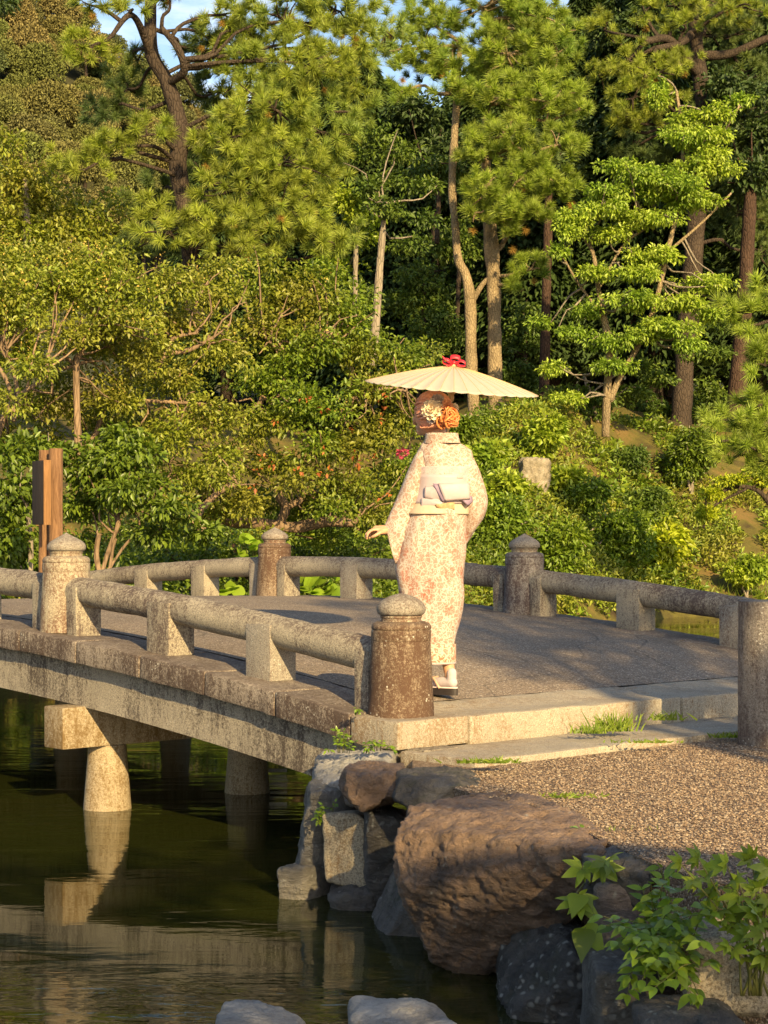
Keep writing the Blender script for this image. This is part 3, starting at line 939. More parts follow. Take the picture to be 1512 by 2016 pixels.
# handrails between posts and the cradle blocks that carry them
RZ, RR = 0.262, 0.088
def rail(n0, s0, s1, seed):
    S = np.linspace(s0, s1, 26)
    pts = np.array([B(s, n0, arch(s) + RZ) for s in S])
    b = MB(); add_tube(b, pts, RR, 26)
    v = b.v[0]
    ctr = np.repeat(pts, 26, 0)
    v[:len(ctr)] += unit(v[:len(ctr)] - ctr) * (fbm(ctr * 0 + v[:len(ctr)] * 6, seed, 4) * 0.006)[:, None]
    b.build('handrail', M_RAIL, bridge, angle=50)
def cradle(n0, s0, s1, seed):
    sm = (s0 + s1) / 2
    a = arch(sm)
    b = MB()
    hs = (s1 - s0) / 2
    # tall outer block up to the rail's middle and a deeper foot behind
    add_box(b, B(sm, n0, a + 0.5 * (RZ + 0.02)), AX * hs, AN * 0.092, UP * (0.5 * (RZ + 0.02) + 0.012), 0.008)
    v = b.v[0]
    v += np.stack([fbm(v * 8 + seed, seed + k, 3) for k in range(3)], 1) * 0.003
    b.build('rail_block', M_RAIL if seed % 3 else M_GRAN, bridge, angle=35)
    b = MB()
    add_box(b, B(sm, n0 + 0.105 if n0 < 1 else n0 - 0.105, a + 0.085), AX * (hs * 0.92), AN * 0.03, UP * 0.095, 0.006)
sd = 100
for n0 in (0.0, WID):
    for i in range(3):
        s0, s1 = POST_S[i], POST_S[i + 1]
        rail(n0, s0 + 0.125, s1 - 0.125, sd); sd += 1
        for c0, c1 in ((0.145, 0.255), (0.945, 1.155), (1.875, 2.095), (2.851, 2.961)):
            cradle(n0, s0 + c0, s0 + c1, sd); sd += 1

# bollard beside the bridge end
c = px(1521, 1462, 9.5); c[2] = ZG - 0.02
prof = [(0.176, 0.0), (0.176, 0.2), (0.174, 0.5), (0.173, 0.735), (0.168, 0.752), (0.152, 0.760), (0.0, 0.762)]
b = lathe_rough(prof, c, 77, 48, 4, 0.004)
o = b.build('stone_bollard', M_BOLL, None, tuple(c), angle=40)
props(o, 'dark speckled round stone bollard with flat top beside the bridge kerb', 'bollard')

# ------------------------------------------------------------------ woman in a kimono
WO = np.array((0.3284, 9.88, 0.060))
woman = thing('person', 'person seen from behind in a pale lace floral kimono with lilac obi on the bridge', 'person', tuple(WO))
def wl(x, y, z):
    return WO + np.array((x, y, z))
def wp(xp, yp, d=0.0):
    """photo pixel to woman space, d metres away from the viewer"""
    return np.array(((xp - 877) / 368.4, d, (1367 - yp) / 368.4))

def voxel_body(parts, voxel, smooth=2):
    """union of closed shapes remeshed into one continuous skin"""
    b = MB()
    for f in parts: f(b)
    me = b.mesh('tmp')
    o = bpy.data.objects.new('tmp', me); COL.objects.link(o)
    r = o.modifiers.new('r', 'REMESH'); r.mode = 'VOXEL'; r.voxel_size = voxel
    s = o.modifiers.new('s', 'SMOOTH'); s.factor = 0.5; s.iterations = smooth
    dg = bpy.context.evaluated_depsgraph_get()
    out = bpy.data.meshes.new_from_object(o.evaluated_get(dg))
    bpy.data.objects.remove(o); bpy.data.meshes.remove(me)
    return out

def tube_part(pts, rad, seg=14, n=None):
    def f(b):
        q = np.concatenate([np.asarray(pts, float), np.asarray(rad, float)[:, None]], 1)
        if n: q = smooth_path(q, n)
        add_tube(b, q[:, :3], np.maximum(q[:, 3], 0.002), seg)
        for k in (0, -1):
            ell_part(q[k, :3], (q[k, 3],) * 3)(b)
    return f

def ell_part(c, r, seg=16):
    def f(b):
        prof = [(max(1e-3, sin(t)), -cos(t)) for t in np.linspace(0.0, pi, 11)]
        t = MB(); add_lathe(t, (0, 0, 0), prof, seg)
        b.add(t.v[0] * np.asarray(r) + np.asarray(c), *t.f)
    return f

HEAD = wp(850, 818, 0.02)
fdir = np.array((-0.80, 0.60, -0.06)); fdir /= np.linalg.norm(fdir)      # where she looks
fside = np.array((0.60, 0.80, 0.0))
def hp(f, s, u):
    return HEAD + fdir * f + fside * s + np.array((0, 0, u))
# left hand held out, relaxed
wrist = wp(766, 1047, -0.03)
knk = wp(741, 1045, -0.03)
fingers = []
for j, (dy, ln) in enumerate(((-0.030, 0.92), (-0.010, 1.0), (0.010, 0.95), (0.028, 0.78))):
    k0 = knk + np.array((0.004 * abs(j - 1), dy, 0.004 - 0.003 * abs(j - 1)))
    a = np.array((-0.034, dy * 0.25, -0.006 - 0.004 * j)) * ln
    c_ = np.array((-0.020, dy * 0.1, -0.019)) * ln
    d_ = np.array((-0.004, 0, -0.021)) * ln
    fingers.append(([k0 + np.array((0.03, -dy * 0.3, 0)), k0, k0 + a, k0 + a + c_, k0 + a + c_ + d_], [0.0095, 0.0095, 0.0082, 0.0076, 0.0062]))
thumb = [wrist + (-0.022, -0.020, -0.006), knk + (0.020, -0.046, -0.016), knk + (-0.006, -0.054, -0.032), knk + (-0.024, -0.050, -0.040)]
sh_l, el_l = np.array((-0.110, 0.0, 1.235)), np.array((-0.200, -0.01, 1.045))
sh_r, el_r = np.array((0.090, 0.0, 1.235)), np.array((0.165, 0.03, 1.05))
grip = np.array((0.02, 0.135, 1.17))
P_ = [
    ell_part(hp(0.0, 0, 0.01), (0.078, 0.088, 0.108)), ell_part(hp(0.035, 0, -0.05), (0.052, 0.058, 0.062)),
    ell_part(hp(0.068, 0, -0.085), (0.028, 0.03, 0.022)), tube_part([hp(0.085, 0, 0.012), hp(0.100, 0, -0.012), hp(0.112, 0, -0.034)], [0.007, 0.010, 0.013]),
    tube_part([hp(0.086, -0.020, -0.062), hp(0.097, 0, -0.060), hp(0.086, 0.020, -0.062)], [0.007, 0.010, 0.007]),
    ell_part(hp(0.082, -0.028, -0.02), (0.022, 0.022, 0.02)), ell_part(hp(0.082, 0.028, -0.02), (0.022, 0.022, 0.02)),
    ell_part(hp(-0.005, -0.083, -0.02), (0.018, 0.010, 0.030)), ell_part(hp(-0.005, 0.083, -0.02), (0.018, 0.010, 0.030)),
    tube_part([HEAD + (0.012, -0.01, -0.06), wp(866, 865, 0.01), wp(869, 915, 0.01)], [0.053, 0.046, 0.042]),
    tube_part([np.array((-0.02, 0.01, 1.235)), np.array((-0.01, 0.01, 1.1)), np.array((-0.02, 0, 0.9)), np.array((-0.03, 0, 0.8))], [0.062, 0.085, 0.095, 0.09]),
    tube_part([sh_l + (0.06, 0, 0), sh_l, el_l, wrist], [0.038, 0.036, 0.028, 0.023]),
    tube_part([sh_r + (-0.06, 0, 0), sh_r, el_r, grip + (0.06, 0.0, -0.01)], [0.038, 0.036, 0.030, 0.024]),
    tube_part([wrist + (0.02, 0, 0), wrist, (wrist + knk) / 2, knk], [0.024, 0.024, 0.027, 0.022]),
    ell_part((wrist + knk) / 2 + (0, 0.002, 0), (0.046, 0.042, 0.017)),
    tube_part(thumb, [0.013, 0.011, 0.0095, 0.0075]),
    ell_part(grip + (0.03, 0, 0), (0.035, 0.022, 0.042)),
    tube_part([np.array((-0.085, 0.02, 0.85)), np.array((-0.10, 0.05, 0.45)), np.array((-0.115, 0.07, 0.09))], [0.08, 0.052, 0.034]),
    tube_part([np.array((-0.015, 0, 0.85)), np.array((0.000, -0.0, 0.45)), np.array((0.000, -0.01, 0.25)), np.array((0.024, -0.03, 0.09))], [0.08, 0.050, 0.040, 0.028]),
    tube_part([np.array((0.026, -0.03, 0.07)), np.array((-0.03, 0.06, 0.050))], [0.026, 0.022]),
    tube_part([np.array((-0.112, 0.07, 0.07)), np.array((-0.15, 0.15, 0.050))], [0.026, 0.022]),
]
P_ += [tube_part(p, r) for p, r in fingers]
for j in range(4):          # right hand closed round the handle
    z = 0.026 - 0.017 * j
    P_.append(tube_part([grip + (0.045, -0.005, z), grip + (0.022, 0.026, z), grip + (-0.010, 0.026, z), grip + (-0.020, 0.004, z), grip + (-0.008, -0.012, z)], [0.009, 0.009, 0.0085, 0.008, 0.007]))
P_.append(tube_part([grip + (0.045, -0.012, 0.02), grip + (0.02, -0.026, 0.026), grip + (-0.006, -0.024, 0.030)], [0.011, 0.0095, 0.008]))
me = voxel_body(P_, 0.0052, 3)
me.shade_smooth(); me.materials.append(M_SKIN)
body = bpy.data.objects.new('body', me); reg(body, woman, WO)
for s in (-0.03, 0.03):
    b = MB(); ell_part(hp(0.090, s, 0.005) + WO, (0.010, 0.010, 0.006))(b)
    b.build('eye', M_EYE, woman, smooth=True)

# kimono: one wrapped robe from the collar to the hem
KS = [  # z, centre x, half width, half depth, centre y
    (0.262, -0.067, 0.137, 0.121, 0.02), (0.34, -0.066, 0.144, 0.126, 0.02), (0.42, -0.066, 0.156, 0.130, 0.018), (0.52, -0.073, 0.170, 0.136, 0.012),
    (0.63, -0.080, 0.178, 0.142, 0.006), (0.75, -0.074, 0.182, 0.146, 0.0), (0.86, -0.062, 0.178, 0.146, -0.002), (0.95, -0.043, 0.166, 0.138, 0.0),
    (1.03, -0.022, 0.146, 0.124, 0.004), (1.12, -0.010, 0.136, 0.118, 0.006), (1.20, -0.006, 0.142, 0.120, 0.006), (1.255, -0.006, 0.158, 0.112, 0.006),
    (1.29, -0.008, 0.150, 0.096, 0.008), (1.315, -0.012, 0.130, 0.080, 0.010), (1.335, -0.016, 0.106, 0.068, 0.010), (1.350, -0.020, 0.090, 0.062, 0.008)]
def loft(b, secs, nz, seg, fold=0.0, seed=0, p=2.2, diag=0.0):
    q = smooth_path(np.array(secs), nz)
    th = np.arange(seg) * 2 * pi / seg
    V = []
    for z, xc, rx, ry, yc in q:
        c, s = np.cos(th), np.sin(th)
        x = np.sign(c) * np.abs(c) ** (2 / p); y = np.sign(s) * np.abs(s) ** (2 / p)
        V.append(np.stack([xc + rx * x, yc + ry * y, np.full(seg, z)], 1))
    V = np.concatenate(V)
    if fold:
        ctr = np.repeat(np.stack([q[:, 1], q[:, 4], q[:, 0]], 1), seg, 0)
        out = unit((V - ctr) * (1, 1, 0))
        a = fbm(np.stack([V[:, 0] * 9 + V[:, 2] * diag, V[:, 1] * 6, V[:, 2] * 1.6], 1), seed, 3)
        a2 = np.abs(fbm(np.stack([V[:, 0] * 5 - V[:, 2] * 3.2, V[:, 1] * 4, V[:, 2] * 1.2], 1), seed + 3, 2))
        V += out * (a * fold - a2 * fold)[:, None]
    b.add(V + WO, grid_faces(nz, seg, True))
b = MB(); loft(b, KS, 90, 72, 0.016, 2, 2.3, 2.0)
# the open wrap edge down her left side
b.build('kimono', M_KIMONO, woman, smooth=True)
HEM = [(0.166, -0.067, 0.134, 0.118, 0.02), (0.21, -0.067, 0.135, 0.119, 0.02), (0.266, -0.067, 0.1365, 0.1205, 0.02)]
b = MB(); loft(b, HEM, 16, 64, 0.008, 2, 2.3, 2.0)
b.build('lace_hem', M_LACEHEM, woman, smooth=True)
b = MB(); loft(b, [(0.160, -0.067, 0.135, 0.119, 0.02), (0.170, -0.067, 0.136, 0.1195, 0.02)], 3, 64, 0.008, 2, 2.3, 2.0)
b.build('hem_band', M_OBILACE, woman, smooth=True)
# standing collar, pulled back from the nape
CS = [(1.335, -0.018, 0.100, 0.066, -0.004), (1.355, -0.019, 0.094, 0.066, -0.010), (1.375, -0.020, 0.090, 0.068, -0.016), (1.386, -0.020, 0.089, 0.068, -0.018), (1.384, -0.020, 0.084, 0.063, -0.018), (1.35, -0.019, 0.082, 0.058, -0.012)]
b = MB(); loft(b, CS, 18, 48, 0.003, 4)
b.build('collar', M_KIMONO, woman, smooth=True)

def sleeve(name, pairs, seed, seg=28, nz=34):
    """hanging sleeve lofted between its outer and inner outlines (photo points), with its thickness"""
    rows = np.array([[*(wp(*o_)[[0, 2]]), *(wp(*i_)[[0, 2]]), t, d] for o_, i_, t, d in pairs])
    q = smooth_path(rows, nz)
    th = np.arange(seg) * 2 * pi / seg
    V = []
    for ox, oz, ix, iz, t, d in q:
        o_ = np.array((ox, d, oz)); i_ = np.array((ix, d, iz))
        c, h = (o_ + i_) / 2, (o_ - i_) / 2
        V.append(c + np.cos(th)[:, None] * h + np.stack([0 * th, np.sin(th) * t, 0 * th], 1))
    V = np.concatenate(V)
    f1 = fbm(V * np.array((11, 8, 3.5)), seed, 3)
    ny = np.tile(np.sin(th), nz)
    V[:, 1] += ny * (f1 * 0.020 - np.abs(fbm(V * np.array((9, 6, 4.5)) + V[:, 2:3] * 3, seed + 5, 2)) * 0.014)
    b = MB(); b.add(V + WO, grid_faces(nz, seg, True))
    cap = V[-seg:].mean(0) + np.array((0.0, 0.0, 0.0))
    o = b.build(name, M_KIMONO, woman, smooth=True)
    md = o.modifiers.new('cloth thickness', 'SOLIDIFY'); md.thickness = 0.004
    return o
sleeve('sleeve', [((846, 884), (868, 925), .070, 0), ((822, 892), (846, 945), .078, 0), ((803, 928), (836, 975), .074, -0.005), ((788, 966), (826, 1010), .066, -0.015),
                  ((771, 1005), (812, 1052), .058, -0.022), ((760, 1030), (802, 1084), .050, -0.028), ((757, 1038), (788, 1106), .042, -0.03), ((759, 1043), (778, 1113), .036, -0.03)], 21)
sleeve('sleeve', [((884, 880), (866, 925), .070, 0), ((918, 888), (894, 950), .080, 0), ((938, 918), (905, 985), .080, 0.0), ((953, 958), (908, 1020), .080, 0.02),
                  ((960, 990), (908, 1050), .074, 0.05), ((953, 1020), (912, 1066), .060, 0.075), ((938, 1042), (915, 1072), .045, 0.09), ((928, 1060), (918, 1074), .030, 0.10)], 33)

# obi: lace frill above, band, folded bow, printed sash and cream band below
def band(name, mat, z0, z1, grow, fold=0.003, seed=5, nz=10):
    secs = []
    ks = np.array(KS)
    for z in np.linspace(z0, z1, 4):
        secs.append((z, np.interp(z, ks[:, 0], ks[:, 1]), np.interp(z, ks[:, 0], ks[:, 2]) + grow, np.interp(z, ks[:, 0], ks[:, 3]) + grow, np.interp(z, ks[:, 0], ks[:, 4])))
    b = MB(); loft(b, secs, nz, 72, fold, seed)
    v = b.v[0]
    b.v[0] = v
    o = b.build(name, mat, woman, smooth=True)
    md = o.modifiers.new('cloth thickness', 'SOLIDIFY'); md.thickness = 0.005; md.offset = 1
    return o
band('obi', M_OBI, 1.012, 1.165, 0.006)
band('obi_frill', M_OBILACE, 1.145, 1.208, 0.014, 0.012, 9, 14)
band('sash', M_CREAM, 0.955, 1.022, 0.004, 0.006, 7)

def patch(name, mat, corners, depth, bulge, nu=12, nv=9, thick=0.012, wav=0.004, seed=0):
    """padded cloth piece over her back: photo corners (tl, tr, br, bl), depth outside the back"""
    tl, tr, br, bl = [wp(*c) for c in corners]
    V = []
    for i in range(nu):
        for j in range(nv):
            u, w = i / (nu - 1), j / (nv - 1)
            q = (tl * (1 - u) + tr * u) * (1 - w) + (bl * (1 - u) + br * u) * w
            x = q[0] + 0.01
            y = -0.122 * math.sqrt(max(0.05, 1 - (x / 0.19) ** 2)) - depth - bulge * sin(pi * w) ** 0.7
            V.append((q[0], y, q[2]))
    V = np.array(V)
    V[:, 1] += fbm(V * 22, seed, 3) * wav
    b = MB(); b.add(V + WO, grid_faces(nu, nv))
    o = b.build(name, mat, woman, smooth=True)
    md = o.modifiers.new('cloth thickness', 'SOLIDIFY'); md.thickness = thick; md.offset = 0
    return o
patch('bow_loop', M_OBI, [(836, 962), (872, 958), (876, 990), (834, 984)], 0.008, 0.012, seed=2, thick=.006)
patch('bow_lining', M_OBIDARK, [(851, 956), (862, 957), (879, 991), (870, 992)], 0.019, 0.008, nu=6, seed=3, thick=.005)
patch('bow_flap', M_OBI, [(861, 956), (922, 954), (923, 986), (874, 990)], 0.024, 0.010, seed=4, wav=0.003, thick=.006)
patch('bow_tail', M_OBIDARK, [(904, 984), (927, 980), (929, 990), (919, 999)], 0.016, 0.006, nu=6, seed=6, thick=.005)
patch('bow_tail', M_OBI, [(829, 984), (876, 992), (862, 998), (828, 1000)], 0.010, 0.006, seed=7, thick=.005)
patch('sash_print', M_SASH, [(855, 995), (893, 992), (893, 1006), (858, 1003)], 0.012, 0.004, seed=8, thick=.004)

# socks and sandals
def foot(cx, cy, ang, nm):
    R = np.array([[cos(ang), -sin(ang)], [sin(ang), cos(ang)]])
    def tw(p):
        p = np.asarray(p, float); q = p.copy(); q[..., :2] = p[..., :2] @ R.T + (cx, cy); return q
    me = voxel_body([tube_part(tw([(0, -0.004, 0.112), (0, -0.004, 0.085), (0, 0.002, 0.062)]), [0.028, 0.027, 0.027]),
                     tube_part(tw([(0, -0.010, 0.060), (0, 0.06, 0.060), (0, 0.12, 0.052), (0.004, 0.165, 0.047)]), [0.028, 0.030, 0.029, 0.018])], 0.005, 4)
    me.shade_smooth(); me.materials.append(M_WHITE)
    o = bpy.data.objects.new('sock', me); reg(o, woman, WO)
    # sole outline
    t = np.arange(28) * 2 * pi / 28
    out = np.stack([0.043 * np.sin(t) * (1 + 0.12 * np.cos(t)), 0.075 + 0.118 * np.cos(t)], 1)
    def slab(z0, z1, nm_, mat, tilt=0.0):
        b = MB()
        v = np.concatenate([np.concatenate([out, np.full((28, 1), z0)], 1), np.concatenate([out, np.full((28, 1), z1)], 1), [[0, 0.075, z0]], [[0, 0.075, z1]]])
        b.add(tw(v) + WO, grid_faces(2, 28, True), fan(56, range(27, -1, -1)), fan(57, range(28, 56)))
        return b.build(nm_, mat, woman, angle=30)
    s = slab(-0.006, 0.031, 'sandal', M_SOLE)
    slab(0.0312, 0.037, 'insole', M_MAT)
    b = MB()
    for sx in (-1, 1):
        add_tube(b, smooth_path(tw(np.array([(0.0, 0.13, 0.075), (sx * 0.022, 0.105, 0.082), (sx * 0.042, 0.06, 0.05), (sx * 0.043, 0.045, 0.03)])) + WO, 14), 0.006, 8)
    b.build('thong', M_THONG, woman, smooth=True)
foot(0.028, -0.045, radians(50), 'r')
foot(-0.112, 0.05, radians(25), 'l')

# hair: combed strands gathered into a bun, dressed with flowers
b = MB()
HC_ = wp(853, 816, 0.012)
HRAD = np.array((0.107, 0.112, 0.117))
ell_part(HC_ + WO, HRAD * 0.95, 32)(b)
BUN = wp(880, 824, -0.092)
ell_part(BUN + WO, (0.038, 0.03, 0.040), 20)(b)
bund = unit((BUN - HC_) / HRAD)
for k in range(420):
    d0 = rdirs(1)[0]
    if d0[2] < -0.35 or np.dot(d0, fdir) > 0.62 and d0[2] < 0.35: continue
    if np.dot(d0, bund) > 0.8: continue
    pts = []
    for t in np.linspace(0, 1, 9):
        d = unit(d0 * (1 - t) + bund * t * 1.0 + np.array((0, 0, 0.25)) * sin(pi * t) * 0.5)
        pts.append(HC_ + d * HRAD * (1.0 + 0.012 * sin(k * 1.7) + 0.02 * sin(pi * t)) + WO)
    add_tube(b, pts, np.array([0.004, 0.006, 0.0065, 0.0065, 0.0065, 0.006, 0.006, 0.005, 0.004]), 6)
for k in range(14):   # nape wisps
    x0 = -0.075 + 0.11 * rng.random()
    p0 = HC_ + np.array((x0 - 0.0, -0.06 + 0.03 * rng.random(), -0.07))
    add_tube(b, smooth_path([p0 + WO, p0 + WO + (0.01, -0.02, -0.012), (BUN + WO) * 0.6 + (p0 + WO) * 0.4 + (0, -0.02, -0.02), BUN + WO], 8), 0.005, 6)
b.build('hair', M_HAIR, woman, smooth=True)
b = MB()
for k in range(60):
    ax_ = rdirs(1)[0]; u_ = unit(np.cross(ax_, rdirs(1)[0])); w_ = np.cross(ax_, u_)
    R = 0.016 + 0.024 * rng.random()
    c = BUN + rdirs(1)[0] * 0.032 + (0.0, -0.01, -0.004)
    t = np.linspace(0, 1.6 * pi + rng.random() * 2, 16)
    pts = c + R * (np.cos(t)[:, None] * u_ + np.sin(t)[:, None] * w_) + ax_ * (t[:, None] * 0.004)
    add_tube(b, pts + WO, np.linspace(0.0065, 0.003, 16), 6)
b.build('hair_bun', M_HAIRBUN, woman, smooth=True)

def flower(c, r, mat, seed, facing):
    fr = unit(np.array(facing)); u_ = unit(np.cross(fr, (0, 0, 1.0))); w_ = np.cross(u_, fr)
    b = MB(); rr = np.random.default_rng(seed)
    for ring, (n, lift, size) in enumerate(((9, 0.15, 1.0), (8, 0.6, 0.8), (6, 1.1, 0.55), (4, 1.6, 0.35))):
        for k in range(n):
            a = 2 * pi * (k + rr.random() * 0.4) / n + ring * 0.4
            d = np.cos(a) * u_ + np.sin(a) * w_
            V = []
            for i in range(5):
                for j in range(5):
                    u, v = i / 4, (j / 4 - 0.5)
                    wd = r * size * 0.75 * math.sin(pi * (0.12 + 0.80 * u)) ** 0.6
                    rad = d * r * size * u * cos(lift * 0.7 * u)
                    up_ = fr * (r * 0.5 * (u ** 1.5) * sin(lift) + r * 0.28 * (abs(v) * 2) ** 2 * u + rr.normal() * r * 0.03)
                    V.append(c + rad + np.cross(fr, d) * wd * v * 2 * 0.5 + up_ + fr * r * 0.1 * ring)
            b.add(np.array(V) + WO, grid_faces(5, 5))
    o = b.build('hair_flower', mat, woman, smooth=True)
flower(wp(851, 812, -0.115), 0.060, M_CREAMFL, 1, (-0.25, -1, 0.15))
flower(wp(860, 795, -0.105), 0.040, M_OBILACE, 2, (-0.1, -1, 0.6))
flower(wp(878, 805, -0.120), 0.034, M_PEACHFL, 3, (0.2, -1, 0.3))
flower(wp(893, 808, -0.10), 0.026, M_CREAMFL, 4, (0.7, -0.8, 0.2))
flower(wp(848, 829, -0.105), 0.028, M_OBILACE, 6, (-0.3, -1, -0.2))
b = MB()
for k in range(24):
    q = [wp(833 + 10 * rng.random(), 812 + 16 * rng.random(), -0.10), wp(886 + 12 * rng.random(), 800 + 45 * rng.random(), -0.11)][k % 2]
    ell_part(q + WO, (0.0035,) * 3, 6)(b)
b.build('hair_beads', M_WHITE, woman, smooth=True)

# ------------------------------------------------------------------ paper parasol
APEX = px(893, 722, 10.05)
PU = unit(np.array((0.088, -0.122, 1.0)))
PX_ = unit(np.cross(np.array((0, 1.0, 0)), PU)); PY_ = np.cross(PU, PX_)
parasol = thing('parasol', 'open cream paper parasol with red ribbon on top over the person in kimono', 'parasol', tuple(APEX))
def pp(x, y, z):
    return APEX + np.multiply.outer(np.asarray(x, float), PX_) + np.multiply.outer(np.asarray(y, float), PY_) + np.multiply.outer(np.asarray(z, float), PU)
PR, PH, NR = 0.475, 0.120, 40
def prof_z(r):
    return -PH * (r / PR) ** 1.32
rr_ = np.linspace(0.018, 1, 16) * PR
tt = np.arange(NR * 6) * 2 * pi / (NR * 6)
V = []
for r in rr_:
    sag = np.abs(np.sin(tt * NR / 2)) ** 0.8
    rad = r * (1 - 0.018 * sag * (r / PR) ** 3)
    z = prof_z(r) - 0.0052 * sag * (r / PR) ** 0.8 + 0.003
    V.append(pp(rad * np.cos(tt), rad * np.sin(tt), z))
b = MB(); b.add(np.concatenate(V), grid_faces(len(rr_), len(tt), True))
can = b.build('canopy', M_PAPER, parasol, smooth=True)
md = can.modifiers.new('paper thickness', 'SOLIDIFY'); md.thickness = 0.0012; md.offset = -1
b = MB()
add_tube(b, pp(rr_ * 0, rr_, prof_z(rr_) + 0.0042 * 0 - 0.001), np.linspace(0.0034, 0.0024, 16), 5)
rib_me = None
for k in range(NR):
    t = 2 * pi * k / NR
    b = MB(); add_tube(b, pp(rr_ * cos(t), rr_ * sin(t), prof_z(rr_) + 0.0028), np.linspace(0.0030, 0.0022, 16), 5)
    b.build('rib', M_BAMBOO, parasol, smooth=True)
b = MB()
for k in range(NR):
    t = 2 * pi * k / NR
    q = np.array([0.02, 0.16]); add_tube(b, pp(q * cos(t), q * sin(t), np.array([-0.13, prof_z(0.16) - 0.004])), 0.0016, 4)
b.build('struts', M_BAMBOO, parasol, kind='stuff')
b = MB(); q = np.linspace(-0.70, 0.012, 12); add_tube(b, pp(q * 0, q * 0, q), 0.0085, 12)
b.build('shaft', M_BAMBOO, parasol, smooth=True)
b = MB(); add_tube(b, pp(np.zeros(8), np.zeros(8), np.array([-0.19, -0.185, -0.165, -0.16, -0.15, -0.146, -0.118, -0.112])), [0.012, 0.017, 0.019, 0.016, 0.016, 0.023, 0.024, 0.016], 18)
b.build('runner', M_BAMBOO, parasol, angle=40)
b = MB(); add_tube(b, pp(np.zeros(4), np.zeros(4), np.array([-0.004, 0.006, 0.016, 0.02])), [0.026, 0.022, 0.016, 0.004], 16)
b.build('top_cap', M_BAMBOO, parasol, angle=40)
# ribbon tied round the top: loops, tails and a knot
def ribbon(name, ctrl, w, tw=0.0):
    c = smooth_path(np.array(ctrl), 20)
    V = []
    for i, q in enumerate(c):
        ww = w * (0.55 + 0.45 * sin(pi * min(1, i / 19 * 1.02)) ** 0.5)
        V += [pp(q[0], q[1] - ww * cos(tw), q[2] - ww * sin(tw)), pp(q[0], q[1], q[2] + 0.003), pp(q[0], q[1] + ww * cos(tw), q[2] + ww * sin(tw))]
    b = MB(); b.add(np.array(V), grid_faces(20, 3))
    o = b.build(name, M_RIBBON, parasol, smooth=True)
    md = o.modifiers.new('cloth thickness', 'SOLIDIFY'); md.thickness = 0.002
ribbon('ribbon_loop', [(0, 0, .012), (-.03, -.01, .036), (-.062, -.012, .034), (-.055, -.005, .016), (-.02, 0, .012), (0, 0, .014)], .013, .6)
ribbon('ribbon_loop', [(0, 0, .012), (.03, -.01, .034), (.058, -.012, .028), (.055, -.005, .012), (.02, 0, .010), (0, 0, .014)], .014, .5)
ribbon('ribbon_loop', [(0, 0, .014), (-.022, -.01, .046), (.004, -.014, .054), (.030, -.01, .046), (.012, 0, .016), (0, 0, .014)], .015, .8)
ribbon('ribbon_tail', [(0, 0, .014), (-.025, -.02, .022), (-.045, -.03, .034), (-.066, -.03, .052)], .008, .4)
ribbon('ribbon_tail', [(0, 0, .014), (.02, -.03, .016), (.04, -.04, .006), (.062, -.045, .008)], .009, .3)
ribbon('ribbon_tail', [(0, 0, .014), (-.01, -.03, .012), (-.03, -.045, .004), (-.05, -.05, .012)], .009, .2)
b = MB(); ell_part(pp(0, -0.008, 0.022), (0.014, 0.012, 0.012))(b)
b.build('ribbon_knot', M_RIBBON, parasol, smooth=True)

# ------------------------------------------------------------------ rocks
def ico(sub):
    bm = bmesh.new(); bmesh.ops.create_icosphere(bm, subdivisions=sub, radius=1.0)
    bm.verts.index_update()
    v = np.array([q.co[:] for q in bm.verts]); f = np.array([[q.index for q in t.verts] for t in bm.faces])
    bm.free(); return v, f
ICO = {k: ico(k) for k in (4, 5, 6)}

